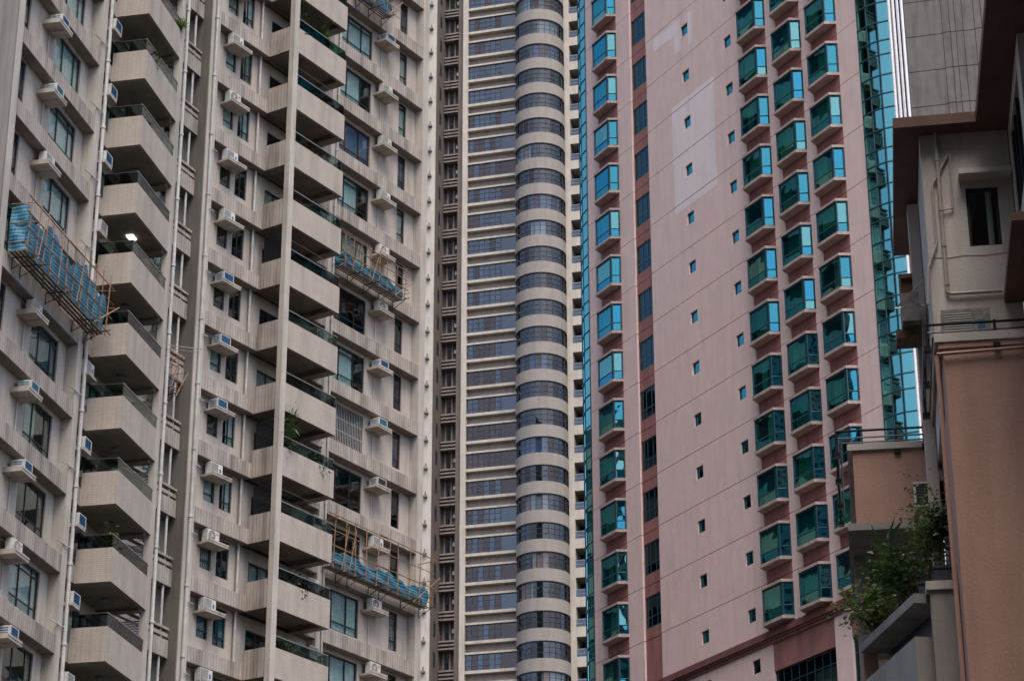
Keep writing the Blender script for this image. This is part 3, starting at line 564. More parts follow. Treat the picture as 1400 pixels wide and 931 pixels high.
# ------------------------------------------------------------------ balcony plants of the tan tower
def bal(fr, u, n, k): return fr.world(u, n, LV(k) + 0.34)
leaf_plant('potted_palm', 'dark palm in a pot rising behind green balcony glass', bal(FA, 6.3, 0.95, 2), 2.0, 0.45, 170, 0.50, 0.11, 'leaf', 'pot', 0.8, 21)
leaf_plant('potted_palm', 'bushy palm by the post of the green glazed balcony', bal(FA, 4.5, 0.95, 2), 2.0, 0.40, 130, 0.45, 0.10, 'leaf_dark', 'pot', 0.8, 22)
leaf_plant('dracaena', 'spiky dracaena rising above its balcony rail beside the balcony post', bal(FA, 4.35, 1.15, 9), 2.3, 0.38, 300, 0.60, 0.08, 'leaf', 'pot', 0.9, 23, stems=5)
leaf_plant('balcony_hedge', 'low leafy hedge of potted plants along the dracaena balcony rail', bal(FA, 6.7, 1.05, 9), 1.6, 0.55, 420, 0.17, 0.10, 'leaf_dark', None, 0.5, 24, stems=12)
leaf_plant('balcony_bush', 'dark bush behind the balcony glass two storeys below the dracaena', bal(FA, 5.8, 1.0, 11), 1.6, 0.5, 320, 0.17, 0.10, 'leaf_dark', None, 0.5, 25, stems=10)
leaf_plant('balcony_bush', 'straggly bush behind the balcony glass three storeys below the dracaena', bal(FA, 5.2, 1.0, 12), 1.6, 0.5, 260, 0.17, 0.10, 'leaf', None, 0.5, 26, stems=9)
leaf_plant('balcony_bush', 'small bush behind balcony glass level with the tangled scaffold', bal(FA, 6.4, 1.0, 4), 1.5, 0.4, 200, 0.17, 0.10, 'leaf_dark', None, 0.5, 33, stems=9)
leaf_plant('trailing_plant', 'bright trailing plant at the end of the topmost left wing balcony', FB.world(5.05, 1.40, LV(4) + 1.2), 0.6, 0.30, 110, 0.22, 0.07, 'leaf_bright', None, 0.4, 27)
leaf_plant('fern', 'broad fern behind left wing balcony glass', bal(FB, 2.5, 1.05, 5), 1.5, 0.6, 260, 0.28, 0.09, 'leaf_dark', 'pot', 0.5, 28)
leaf_plant('fern', 'small fern behind balcony glass below the broad fern', bal(FB, 2.3, 1.05, 6), 1.4, 0.5, 220, 0.24, 0.08, 'leaf_dark', 'pot', 0.5, 29)
leaf_plant('potted_plant', 'fresh green plant on the balcony below the lit balcony lamp', bal(FB, 4.7, 1.1, 8), 1.7, 0.35, 160, 0.24, 0.10, 'leaf', 'pot', 0.6, 30)
leaf_plant('potted_plant', 'bright leafy plant on a lower left wing balcony corner', bal(FB, 2.0, 1.1, 12), 1.8, 0.40, 120, 0.28, 0.10, 'leaf_bright', 'pot', 0.4, 31)

# ================================================================== middle: slender tower with a round glazed bay
pT, yT = (-4.68, 224.88), -15.4
ZT = 135.86 + EYE
mid = thing('residential_tower', 'slender beige tower with rounded glazed bay and ribbon windows', 'building', (pT[0], pT[1], 0), R(yT))
FT = Frame(mid, yT, pT, pT, yT)
TT, TB = ZT + 9.0, 55.0
def arc(cu, cn, rad, a0, a1, k): return [(cu + rad * math.cos(R(a0 + (a1 - a0) * i / k)), cn + rad * math.sin(R(a0 + (a1 - a0) * i / k))) for i in range(k + 1)]
FT.put('pillar', MB().box(-0.57, 0.0, -0.6, 0.25, 0, TT).mesh('pillar', M['t_cream']))
FT.put('core', MB().box(-8.0, 12.4, -9.0, -2.4, 0, TT).mesh('core', M['interior']))
FT.put('cream_wing', MB().box(-7.5, -2.86, -2.0, 2.6, 0, TT).mesh('cream_wing', M['t_cream']))
FT.put('brown_wall', MB().box(-2.86, -2.80, -2.0, 2.59, 0, TT).mesh('brown_wall', M['t_brown']))
FT.put('brown_wall', MB().box(-3.0, -0.6, -2.2, -0.9, 0, TT).mesh('brown_wall', M['t_brown']))
FT.put('brown_pier', MB().box(-1.15, -0.58, -0.9, 0.0, 0, TT).mesh('brown_pier', M['t_brown']))
FT.put('bay_mullion', MB().box(5.36, 5.52, -0.3, 0.1, 0, TT).mesh('bay_mullion', M['t_cream']))
FT.put('base', MB().box(-0.6, 12.4, -3, 0.0, 0, TB).mesh('base', M['t_wall']))
FT.put('side_pillar', MB().box(10.72, 11.31, -2.0, 0.0, TB, TT).mesh('side_pillar', M['t_cream']))
FT.put('side_pillar', MB().box(12.38, 12.95, -9.0, 0.0, 0, TT).mesh('side_pillar', M['t_cream']))
BAY = arc(8.10, 0.45, 2.58, -10, 190, 30)
def ring(r_out, r_in, z0, z1, cap=True):
    b = MB(); o_ = arc(8.10, 0.45, r_out, -12, 192, 36); i_ = arc(8.10, 0.45, r_in, -12, 192, 36)
    for j in range(36):
        a, c, d, e = o_[j], o_[j + 1], i_[j + 1], i_[j]
        b.quad((c[0], c[1], z0), (a[0], a[1], z0), (a[0], a[1], z1), (c[0], c[1], z1)); b.quad((e[0], e[1], z0), (d[0], d[1], z0), (d[0], d[1], z1), (e[0], e[1], z1))
        b.quad((a[0], a[1], z0), (c[0], c[1], z0), (d[0], d[1], z0), (e[0], e[1], z0)); b.quad((c[0], c[1], z1), (a[0], a[1], z1), (e[0], e[1], z1), (d[0], d[1], z1))
    return b
band_me = ring(2.66, 2.40, -4.05, -2.78); band_me = band_me.mesh('bay_band', M['t_band'])
for p_ in band_me.polygons: p_.use_smooth = False
def bay_frame():
    b = MB()
    for a in range(-8, 189, 14):
        x, y = 8.10 + 2.53 * math.cos(R(a)), 0.45 + 2.53 * math.sin(R(a)); b.tube((x, y, -2.78), (x, y, -1.05), 0.035, 5)
    for zz in (-1.66, -2.2):
        pts = [(q[0], q[1], zz) for q in arc(8.10, 0.45, 2.53, -8, 188, 28)]; b.path(pts, 0.022, 4)
    pts = [(q[0], q[1], -1.10) for q in arc(8.10, 0.45, 2.55, -8, 188, 28)]; b.path(pts, 0.05, 4)
    return b.mesh('bay_window', M['t_frame'])
def bay_glass(lo, hi, mat):
    b = MB(); pts = arc(8.10, 0.45, 2.51, lo, hi, 1)
    for a, c in zip(pts[:-1], pts[1:]): b.quad((c[0], c[1], -2.77), (a[0], a[1], -2.77), (a[0], a[1], -1.06), (c[0], c[1], -1.06))
    return b.mesh('pane', M[mat])
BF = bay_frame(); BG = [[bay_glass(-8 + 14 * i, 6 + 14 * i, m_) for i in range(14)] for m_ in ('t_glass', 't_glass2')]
def bay_curtain(lo, hi, mat):
    b = MB(); pts = arc(8.10, 0.45, 2.38, lo, hi, 16); pts = [(8.10 + (2.36 + 0.03 * math.sin(i * 2.4)) * (p[0] - 8.10) / 2.38, 0.45 + (2.36 + 0.03 * math.sin(i * 2.4)) * (p[1] - 0.45) / 2.38) for i, p in enumerate(pts)]
    for a, c in zip(pts[:-1], pts[1:]): b.quad((c[0], c[1], -2.76), (a[0], a[1], -2.76), (a[0], a[1], -1.08), (c[0], c[1], -1.08))
    return b.mesh('curtain', M[mat])
for k in range(-2, 27):
    z = ZT - 3.0 * k; rg = random.Random(100 + k)
    FT.put('window_sill', cached('ts', lambda: MB().box(-0.02, 5.40, -0.9, 0.16, 0.0, 0.30).mesh('window_sill', M['t_cream'])), z)
    FT.put('window_head', cached('th', lambda: MB().box(-0.02, 5.40, -0.9, 0.12, -1.05, -0.85).mesh('window_head', M['t_cream'])), z)
    FT.put('spandrel', cached('tsp', lambda: MB().box(0.0, 5.38, -0.9, -0.35, -0.85, 0.0).mesh('spandrel', M['t_recess'])), z)
    # ribbon window: six small casements and one wide dark pane
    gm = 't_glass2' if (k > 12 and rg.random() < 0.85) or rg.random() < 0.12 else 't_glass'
    xs = [0.08, 0.66, 1.25, 1.84, 2.44, 3.03, 3.64, 5.30]
    def tf():
        b = MB()
        for x in xs: b.box(x - 0.03, x + 0.03, -0.10, -0.02, -2.70, -1.05)
        for zz in (-2.68, -1.10, -1.62, -2.2): b.box(0.06, 3.64 if zz in (-1.62, -2.2) else 5.32, -0.095, -0.03, zz - 0.025, zz + 0.025)
        return b.mesh('ribbon_window', M['t_frame'])
    w_ = FT.put('ribbon_window', cached('tf', tf), z)
    for xa, xb in zip(xs[:-1], xs[1:]):
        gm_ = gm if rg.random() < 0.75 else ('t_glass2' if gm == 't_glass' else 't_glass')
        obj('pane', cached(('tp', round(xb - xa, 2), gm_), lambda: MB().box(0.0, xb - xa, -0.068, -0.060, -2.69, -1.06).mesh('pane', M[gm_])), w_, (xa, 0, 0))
    for seg in range(3):
        if rg.random() < 0.6: obj('curtain', curtain_mesh(rg.uniform(0.5, 1.18), 1.6, M[rg.choice(['cur_pale', 'cur_cream', 'cur_cream', 'cur_blue'])], 4), w_, (0.1 + seg * 1.2, 0.20, -2.68))
    # round bay
    FT.put('bay_band', band_me, z)
    w2 = FT.put('bay_window', BF, z)
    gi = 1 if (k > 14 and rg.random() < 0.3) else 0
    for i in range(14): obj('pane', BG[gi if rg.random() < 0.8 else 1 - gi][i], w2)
    if rg.random() < 0.45:
        a = rg.choice([20, 60, 100]); obj('curtain', cached(('bc', a, k % 3), lambda: bay_curtain(a, a + rg.choice([40, 60, 80]), ['cur_pale', 'cur_cream', 'cur_blue'][k % 3])), w2)
    FT.put('bay_floor', cached('tbf', lambda: MB().prism([(p[0], p[1]) for p in reversed(arc(8.10, 0.45, 2.39, -10, 190, 24))], -3.4, -3.2).mesh('bay_floor', M['t_recess'])), z)
    # side loggia
    FT.put('loggia_parapet', cached('tlp', lambda: MB().box(11.31, 12.38, -0.25, 0.0, -3.08, -2.07).box(11.31, 12.38, -2.2, -0.26, -3.08, -2.9).mesh('loggia_parapet', M['t_cream'])), z)
    lg = FT.put('loggia_rail', cached('tlr', lambda: MB().box(11.31, 12.38, -0.10, -0.06, -1.32, -1.27).box(11.31, 12.38, -0.10, -0.06, -1.74, -1.71).mesh('loggia_rail', M['metal_pale'])), z)
    obj('rail_glass', cached('tlg', lambda: MB().box(11.33, 12.36, -0.085, -0.075, -2.06, -1.33).mesh('rail_glass', M['t_glass'])), lg)
    # brown service strip: ledges, slit window, meter box
    FT.put('service_ledge', cached('tsl', lambda: MB().box(-2.74, -1.16, -0.9, 0.06, 0.20, 0.38).box(-2.74, -1.16, -0.9, 0.02, -0.16, 0.02).box(-2.74, -1.16, -0.9, 0.05, -0.56, -0.38).mesh('service_ledge', M['t_brownlite'])), z + 0.2)
    FT.put('ledge_backing', cached('tlb', lambda: MB().box(-2.73, -1.17, -0.89, -0.35, -0.38, 0.2).mesh('ledge_backing', M['t_brown'])), z + 0.2)
    window(FT, -2.35, -1.85, -2.3, -0.9, z, -0.80, 1, [0.62], ('t_frame', 't_glass'), name='service_window', t=0.07)
    FT.put('window_surround', cached('tws', lambda: MB().box(-2.52, -2.36, -0.9, -0.66, -2.5, -0.4).box(-1.84, -1.68, -0.9, -0.66, -2.5, -0.4).mesh('window_surround', M['t_brownlite'])), z)
    FT.put('side_window', cached('tsw', lambda: MB().box(-2.80, -2.785, 0.9, 1.5, -2.3, -0.9).box(-2.80, -2.74, 1.5, 1.62, -2.4, -0.8).mesh('side_window', M['t_frame'])), z)
    if rg.random() < 0.6: FT.put('meter_box', cached('tmb', lambda: MB().box(-1.55, -1.25, -0.9, -0.62, -1.5, -1.1).mesh('meter_box', M['ac'])), z)
    # drip bracket on the cream wing
    FT.put('drip_bracket', cached('tdb', lambda: MB().box(-3.65, -3.25, 2.6, 2.95, -0.28, -0.10).box(-3.50, -3.40, 2.6, 2.8, -0.10, 0.35).mesh('drip_bracket', M['t_brownlite'])), z)

# ================================================================== right: pink tiled tower with bay windows
pP, yP = (7.96, 121.22), -61.6
ZP = 73.46 + EYE
pink = thing('residential_tower', 'pink tiled tower with teal glass bay windows in columns', 'building', (pP[0], pP[1], 0), R(yP))
FP = Frame(pink, yP, pP, pP, yP)
CORN = 32.6 + EYE
JT = lambda k: ZP + 0.6 - 3.0 * k
PTOP = JT(-4)
FP.put('backing', MB().box(-7.0, 20.3, -0.9, -0.30, CORN - 2.6, PTOP).mesh('backing', M['interior']))
FP.put('core', MB().box(-7.0, 9.0, -9.0, -3.4, 0, PTOP).mesh('core', M['p_wall']))
FP.put('podium', MB().box(-7.0, 20.0, -4, -0.1, 0, CORN - 5).mesh('podium', M['p_wall']))
SEG = [(-7.05, -5.64), (-3.40, -1.85), (-0.06, 9.90), (12.12, 13.06), (15.24, 16.14), (18.40, 20.10)]
REDS = [(-5.64, -3.40), (9.90, 12.12), (13.06, 15.24), (16.14, 18.40)]
def pbay(fr, u0, z):
    """canted bay: frame with two long panes, four cant panes, head and sill slabs"""
    P = [(0.0, 0.0), (0.26, 0.50), (1.95, 0.50), (2.22, 0.0)]
    def fmk():
        b = MB()
        for (x, y) in [(0.03, 0.02), (0.28, 0.46), (1.93, 0.46), (2.19, 0.02)]: b.tube((x, y, -2.20), (x, y, -0.51), 0.05, 6)
        b.tube((1.80, 0.462, -2.20), (1.80, 0.462, -0.51), 0.035, 5)
        pts = [(0.03, 0.02), (0.28, 0.46), (1.93, 0.46), (2.19, 0.02)]
        for zz, r_ in ((-2.17, 0.035), (-0.56, 0.045), (-1.68, 0.035)): b.path([(x, y, zz) for x, y in pts], r_, 5)
        return b.mesh('bay_window', M['p_frame'])
    w_ = fr.put('bay_window', cached('pbf', fmk), z, u0)
    def slab(z0, z1, e):
        return MB().prism([(-e, 0.0), (2.22 + e, 0.0), (1.95 + e * 0.6, 0.50 + e), (0.26 - e * 0.6, 0.50 + e)][::-1], z0, z1)
    obj('sill_slab', cached('pbs', lambda: slab(-2.36, -2.20, 0.05).mesh('sill_slab', M['p_lip'])), w_)
    obj('head_slab', cached('pbh', lambda: slab(-0.51, -0.37, 0.05).mesh('head_slab', M['p_lip'])), w_)
    Q = [(0.03, 0.015), (0.28, 0.455), (1.93, 0.455), (2.19, 0.015)]
    for i in range(3):
        for j, (za, zb) in enumerate(((-2.19, -1.69), (-1.67, -0.56))):
            a, c = Q[i], Q[i + 1]
            gmt = rnd.choice(['p_glass', 'p_glass', 'p_glass_b', 'p_glass_c'])
            obj('pane', cached(('pbp', i, j, gmt), lambda: MB().quad((a[0], a[1], za), (c[0], c[1], za), (c[0], c[1], zb), (a[0], a[1], zb)).mesh('pane', M[gmt])), w_)
    return w_
KP = int((JT(0) - CORN) / 3) + 1
for k in range(-4, 15):
    z = JT(k); zlow = max(-2.975, CORN - z); rg = random.Random(500 + k)
    if z - 0.5 < CORN: break
    full = zlow == -2.975
    for i, (a, b_) in enumerate(SEG):
        holes = []
        if i == 2 and z - 1.6 > CORN: holes = [(3.80, 4.50, -1.62, -0.93), (8.10, 8.80, -1.62, -0.93)]
        FP.put('wall_panel', cached(('pw', i, round(zlow, 2), len(holes)), lambda: MB().holed(a, b_, zlow, -0.012, 0.0, 0.28, holes).mesh('wall_panel', M['p_wall'])), z)
        for h in holes: window(FP, h[0] + 0.005, h[1] - 0.005, h[2] + 0.005, h[3] - 0.005, z, -0.12, 1, None, ('p_frame', 'p_glass'), name='small_window', t=0.05)
    for i, (a, b_) in enumerate(REDS):
        holes = [(a + 0.10, b_ - 0.10, -2.2, -0.51)] if z - 2.4 > CORN else []
        FP.put('red_panel', cached(('pr', i, round(zlow, 2), len(holes)), lambda: MB().holed(a, b_, zlow, -0.012, -0.015, 0.25, holes).mesh('red_panel', M['p_red'])), z)
        if holes:
            w_ = pbay(FP, a, z)
            if rg.random() < 0.85:
                cwid = rg.uniform(0.35, 1.5); obj('curtain', curtain_mesh(cwid, 1.6, M[rg.choice(['cur_green', 'cur_pale', 'cur_cream'])], 5), w_, (0.3 + rg.random() * (1.5 - cwid), -0.30, -2.18))
            FP.put('bay_floor', cached(('pfl', i), lambda: MB().box(a, b_, -2.9, -0.28, -2.6, -2.4).mesh('bay_floor', M['p_lip'])), z)
    # dark window strip
    FP.put('red_panel', cached(('ps', round(zlow, 2)), lambda: MB().holed(-1.85, -0.06, zlow, -0.012, -0.12, 0.15, [(-1.82, -0.09, -2.36, -0.60)] if full else []).mesh('red_panel', M['p_red'])), z)
    if full:
        w_ = window(FP, -1.81, -0.10, -2.35, -0.61, z, -0.19, 3, [0.34], ('p_frame', 'p_glass_dark'), name='strip_window', t=0.06)
# cornice and podium storey
FP.put('cornice', MB().box(-7.05, 20.10, -0.2, 0.10, CORN - 0.16, CORN - 0.02).box(-7.05, 20.10, -0.2, 0.20, CORN - 0.40, CORN - 0.16).box(-7.05, 20.10, -0.2, 0.12, CORN - 0.52, CORN - 0.40).box(-7.05, 20.10, -0.2, 0.06, CORN - 0.70, CORN - 0.52).mesh('cornice', M['p_cornice']))
lz = CORN - 0.70
FP.put('podium_wall', MB().holed(-7.05, 10.15, lz - 5, lz, 0.0, 0.28, [(8.32, 9.02, lz - 1.13, lz - 0.43), (3.85, 4.55, lz - 1.13, lz - 0.43)]).mesh('podium_wall', M['p_wall']))
for a in (8.32, 3.85): window(FP, a + 0.005, a + 0.695, -1.125, -0.435, lz, -0.12, 1, None, ('p_frame', 'p_glass_dark'), name='small_window')
FP.put('red_panel', MB().box(10.15, 15.30, -0.3, -0.03, lz - 1.38, lz).mesh('red_panel', M['p_red']))
FP.put('red_panel', MB().box(16.60, 20.10, -0.3, -0.03, lz - 1.30, lz).mesh('red_panel', M['p_red']))
FP.put('podium_wall', MB().box(15.30, 16.60, -0.4, 0.0, lz - 6, lz).mesh('podium_wall', M['p_wall']))
window(FP, 10.16, 15.29, -5.0, -1.39, lz, -0.15, 8, [0.35, 0.8], ('p_frame', 'p_glass_dark'), name='podium_window')
window(FP, 16.61, 20.37, -5.0, -1.31, lz, -0.15, 6, [0.35, 0.8], ('p_frame', 'p_glass_dark'), name='podium_window')
# repainted patches on the blank wall
E3 = EYE
FP.put('paint_patch', MB().prism([(2.58, 0.002), (2.58, 0.006), (6.9, 0.006), (6.9, 0.002)], 63.2 + E3, 65.4 + E3).mesh('paint_patch', M['p_patch'])) if False else None
def patch(poly):
    b = MB(); k = len(poly); b.add([(q[0], 0.003, q[1]) for q in poly], [tuple(range(k))]); FP.put('paint_patch', b.mesh('paint_patch', M['p_patch']))
HW = lambda k: (JT(k) - 1.62, JT(k) - 0.93)
for k in range(2, 6):                     # big patch, cut around the small windows and the joints
    zt, zb = min(JT(k) - 0.02, 65.4 + E3), max(JT(k) - 2.97, 58.6 + E3)
    if zt <= zb: continue
    h0, h1 = HW(k)
    for (a, b_) in ((2.58, 3.80), (4.50, 6.95)): patch([(a, zb), (b_, zb), (b_, zt), (a, zt)])
    if h0 > zb: patch([(3.80, zb), (4.50, zb), (4.50, min(h0, zt)), (3.80, min(h0, zt))])
    if h1 < zt: patch([(3.80, max(h1, zb)), (4.50, max(h1, zb)), (4.50, zt), (3.80, zt)])
patch([(0.82, 70.05 + E3), (3.78, 69.9 + E3), (3.78, 70.78 + E3), (0.82, 70.88 + E3)]); patch([(3.08, 68.7 + E3), (3.78, 68.7 + E3), (3.78, 69.88 + E3), (3.08, 69.88 + E3)]); patch([(4.52, 68.7 + E3), (4.95, 68.7 + E3), (4.95, 70.7 + E3), (4.52, 70.7 + E3)])
# curved glass corners
def glass_corner(cu, cn, rad, a0, a1, z0, z1, ph):
    k = max(3, int(abs(a1 - a0) / 15)); pts = arc(cu, cn, rad, a0, a1, k)
    b = MB()
    for i, p_ in enumerate(pts): b.tube((p_[0], p_[1], z0), (p_[0], p_[1], z1), 0.035, 5)
    fr_ = FP.put('curved_glazing', b.mesh('curved_glazing', M['p_frame']))
    zs = []; z = z1
    while z > z0: zs += [z]; z -= 3.0
    lv_ = sorted({q for z in zs for q in (z, z - 1.15, z - 2.20) if z0 < q <= z1} | {z0})
    tr = MB(); tr.path([(p_[0], p_[1], 0.0) for p_ in pts], 0.05, 5); tm = tr.mesh('transom', M['p_frame'])
    for za, zb in zip(lv_[:-1], lv_[1:]):
        obj('transom', tm, fr_, (0, 0, za))
        for i, (p_, q_) in enumerate(zip(pts[:-1], pts[1:])):
            pm = cached(('gc', cu, i, round(zb - za, 2)), lambda: MB().quad((p_[0], p_[1], 0.03), (q_[0], q_[1], 0.03), (q_[0], q_[1], zb - za - 0.03), (p_[0], p_[1], zb - za - 0.03)).mesh('pane', M['p_arc']))
            obj('pane', pm, fr_, (0, 0, za))
    return fr_
glass_corner(20.12, -2.35, 2.35, 90, 44, CORN - 4, JT(-3) + 0.4, 0)
glass_corner(-7.10, -3.2, 3.2, 180, 90, CORN - 4, JT(-3) + 0.4, 0)
FP.put('corner_core', MB().prism(list(reversed([(18.5, -2.0), (18.5, -0.4)] + arc(20.12, -2.3, 1.6, 90, 50, 5) + [(19.6, -2.0)])), 0, PTOP).mesh('corner_core', M['interior']))
FP.put('corner_core', MB().prism(list(reversed([(-10.0, -8)] + arc(-7.10, -3.2, 1.4, 180, 90, 5) + [(-6.5, -0.5), (-6.5, -8)])), 0, PTOP).mesh('corner_core', M['interior']))
fe = (20.12 + 2.35 * math.cos(R(44)), -2.35 + 2.35 * math.sin(R(44)))
fd = (math.cos(R(-44)), math.sin(R(-44)))
FP.put('fin_backing', MB().tube((fe[0] + fd[0] * 0.45 - 0.1, fe[1] + fd[1] * 0.45 - 0.12, 0), (fe[0] + fd[0] * 0.45 - 0.1, fe[1] + fd[1] * 0.45 - 0.12, PTOP), 0.30, 4).mesh('fin_backing', M['fin_gap']))
for i in range(4):
    x, y = fe[0] + fd[0] * (0.10 + 0.21 * i), fe[1] + fd[1] * (0.10 + 0.21 * i)
    FP.put('fin', cached('fin', lambda: MB().tube((0, 0, 20), (0, 0, PTOP), 0.075, 8).mesh('fin', M['fin'])), 0, x, y + 0.10)

# ================================================================== far right: grey concrete tower
pG, yG = (24.0, 160.0), -14.0
grey = thing('concrete_tower', 'dark grey blank concrete tower wall with panel joints behind the brown eave', 'building', (pG[0], pG[1], 0), R(yG))
FG = Frame(grey, yG, pG, pG, yG)
FG.put('core', MB().box(5.2, 22, -10, -0.05, 0, 112).mesh('core', M['g_joint']))
GU = [5.25, 9.55, 10.13, 10.55, 11.13, 12.0, 12.55, 15.5, 18.5, 21.9]
zz = 2.0
while zz < 110:
    for i, (a, b_) in enumerate(zip(GU[:-1], GU[1:])):
        off = 0.06 if i % 2 else 0.0
        FG.put('panel', cached(('gp', i), lambda: MB().box(a + 0.02, b_ - 0.02, -0.05, 0.02 + 0.03 * (i % 3), 0.03, 3.05).mesh('panel', M['g_wall'])), zz + off + 0.45)
    zz += 3.08

# ================================================================== near right: low stuccoed house with eaves, terrace and planters
pR, yR = (6.8046, 35.351), -8.5
house = thing('stucco_house', 'low pink and cream stucco house with brown eaves and a black railed terrace', 'building', (pR[0], pR[1], 0), R(yR))
FR = Frame(house, yR, pR, pR, yR)
e = EYE
ZE = 18.9 + e
FR.put('wall', MB().holed(0.10, 1.56, 13.9 + e, ZE, 0.0, 0.18, [(0.79, 1.32, 16.78 + e, 17.87 + e)]).mesh('wall', M['r_cream']))
FR.put('side_wall', MB().box(0.10, 0.30, -5.2, -0.18, 13.9 + e, ZE).mesh('side_wall', M['r_cream']))
FR.put('room', MB().box(0.3, 1.6, -1.6, -1.5, 14 + e, ZE).mesh('room', M['interior']))
window(FR, 0.795, 1.315, 16.785 + e, 17.865 + e, 0, -0.10, 1, None, ('frame', 'glass'), 'cur_cream', (0.62, 0.80), t=0.04)
FR.put('window_canopy', MB().box(0.69, 1.55, 0.002, 0.32, 17.98 + e, 18.07 + e).mesh('window_canopy', M['r_cream']))
FR.put('eave', MB().prism([(-0.33, 0.35), (1.04, 0.38), (1.08, 4.6), (6.0, 4.6), (6.0, -4.75), (-0.33, -4.75)][::-1], ZE, ZE + 0.19).mesh('eave', M['r_eave']))
FR.put('eave', MB().prism([(1.24, 3.1), (6.0, 3.1), (6.0, 0.003), (1.26, 0.003)][::-1], 15.72 + e, 15.86 + e).mesh('eave', M['r_eave']))
wg = FR.put('wing_wall', MB().box(1.58, 6.0, 0.0, 0.45, 14.3 + e, ZE).box(1.58, 6.0, 2.6, 3.2, 14.3 + e, ZE).box(1.58, 1.74, 0.45, 2.6, 14.3 + e, 16.9 + e).box(1.58, 1.74, 0.45, 2.6, 18.6 + e, ZE).mesh('wing_wall', M['r_cream']))
wf = FR.put('wing_window', MB().box(1.60, 1.66, 0.45, 0.52, 16.9 + e, 18.6 + e).box(1.60, 1.66, 1.0, 1.06, 16.9 + e, 18.6 + e).box(1.60, 1.66, 1.6, 1.66, 16.9 + e, 18.6 + e).box(1.60, 1.66, 2.53, 2.6, 16.9 + e, 18.6 + e).mesh('wing_window', M['frame']))
for a, b_ in ((0.52, 1.0), (1.06, 1.6), (1.66, 2.53)): obj('pane', MB().box(1.625, 1.633, a, b_, 16.9 + e, 18.6 + e).mesh('pane', M['glass']), wf)
FR.put('room', MB().box(2.6, 2.7, 0.45, 2.6, 14.3 + e, ZE).mesh('room', M['interior']))
# pipes on the cream wall
def rpipe(pts, r, mat='r_pipe', name='wall_pipe'): FR.put(name, MB().path([(a, b_, c + e) for a, b_, c in pts], r, 8).mesh(name, M[mat]))
rpipe([(0.37, 0.06, 18.9), (0.36, 0.06, 15.95), (0.42, 0.06, 15.92), (1.24, 0.06, 15.92)], 0.032)
for zz in (18.4, 17.46, 16.8, 16.1): FR.put('collar', MB().tube((0.365, 0.06, zz + e - 0.03), (0.365, 0.06, zz + e + 0.03), 0.042, 8).mesh('collar', M['r_pipe']))
rpipe([(0.56, 0.05, 18.5), (0.25, 0.05, 17.92), (0.25, 0.05, 16.84), (0.08, 0.07, 16.4), (0.03, 0.07, 15.75)], 0.020)
rpipe([(0.58, 0.05, 18.5), (0.56, 0.05, 17.48), (0.33, 0.05, 17.45)], 0.016)
FR.put('crack_ridge', MB().path([(0.12, 0.0, 16.63 + e), (0.4, 0.002, 16.60 + e), (0.7, 0.0, 16.63 + e), (1.0, 0.002, 16.61 + e), (1.5, 0.0, 16.65 + e)], 0.012, 5).mesh('crack_ridge', M['r_cream']))
ac_unit(FR, 0.60, 0.02, 14.93 + e, 'vent', 'grey condenser half hidden behind the black terrace railing', 'house air conditioners', 'ac_old')
# terrace block
ZTc = 14.56 + e
FR.put('terrace_wall', MB().box(0.17, 6.0, -3.6, 1.0, 0, ZTc).mesh('terrace_wall', M['r_pink']))
FR.put('terrace_ledge', MB().box(0.04, 6.0, 0.62, 1.06, ZTc + 0.10, ZTc + 0.24).mesh('terrace_ledge', M['r_white']))
FR.put('terrace_ledge', MB().box(0.10, 6.0, 0.58, 1.03, ZTc, ZTc + 0.10).mesh('terrace_ledge', M['r_pink']))
FR.put('terrace_ledge', MB().box(0.04, 0.30, -3.6, 0.62, ZTc, ZTc + 0.2).mesh('terrace_ledge', M['r_pink']))
rpipe([(0.06, 1.08, 14.44), (6.0, 1.08, 14.60)], 0.03, 'r_pipe_pink', 'ledge_pipe')
rpipe([(0.06, 1.06, 14.42), (0.10, 1.06, 0.0)], 0.035, 'r_pipe_pink', 'rain_pipe')
# cream return wall, far side air conditioner and its bracket
FR.put('side_pier', MB().box(-0.10, 0.09, -2.8, -2.4, 0, 18.8 + e).mesh('side_pier', M['r_cream']))
FR2 = Frame(house, yR, pR, FR.world(0.02, -2.1, 0)[:2], yR - 90.0)
ac_unit(FR2, 0.0, -0.02, 16.22 + e, 'vent', 'rusty-footed condenser hung on a bracket under the brown eave', 'house air conditioners', 'ac_old')
FR.put('ac_bracket', MB().tube((-0.42, -1.95, 16.62 + e), (0.08, -1.7, 17.0 + e), 0.018, 6).tube((-0.45, -1.95, 16.6 + e), (0.06, -1.9, 16.6 + e), 0.016, 6).mesh('ac_bracket', M['metal_pale']))
FR.put('rust_plate', MB().box(-0.46, -0.08, -2.4, -1.9, 16.02 + e, 16.18 + e).mesh('rust_plate', M['rust']))
FR.put('side_frame', MB().box(-0.34, -0.30, -2.6, -2.5, 16.9 + e, 17.5 + e).box(-0.34, -0.10, -2.6, -2.5, 17.42 + e, 17.5 + e).box(-0.30, -0.10, -2.62, -2.58, 16.9 + e, 17.42 + e).mesh('side_frame', M['wood']))
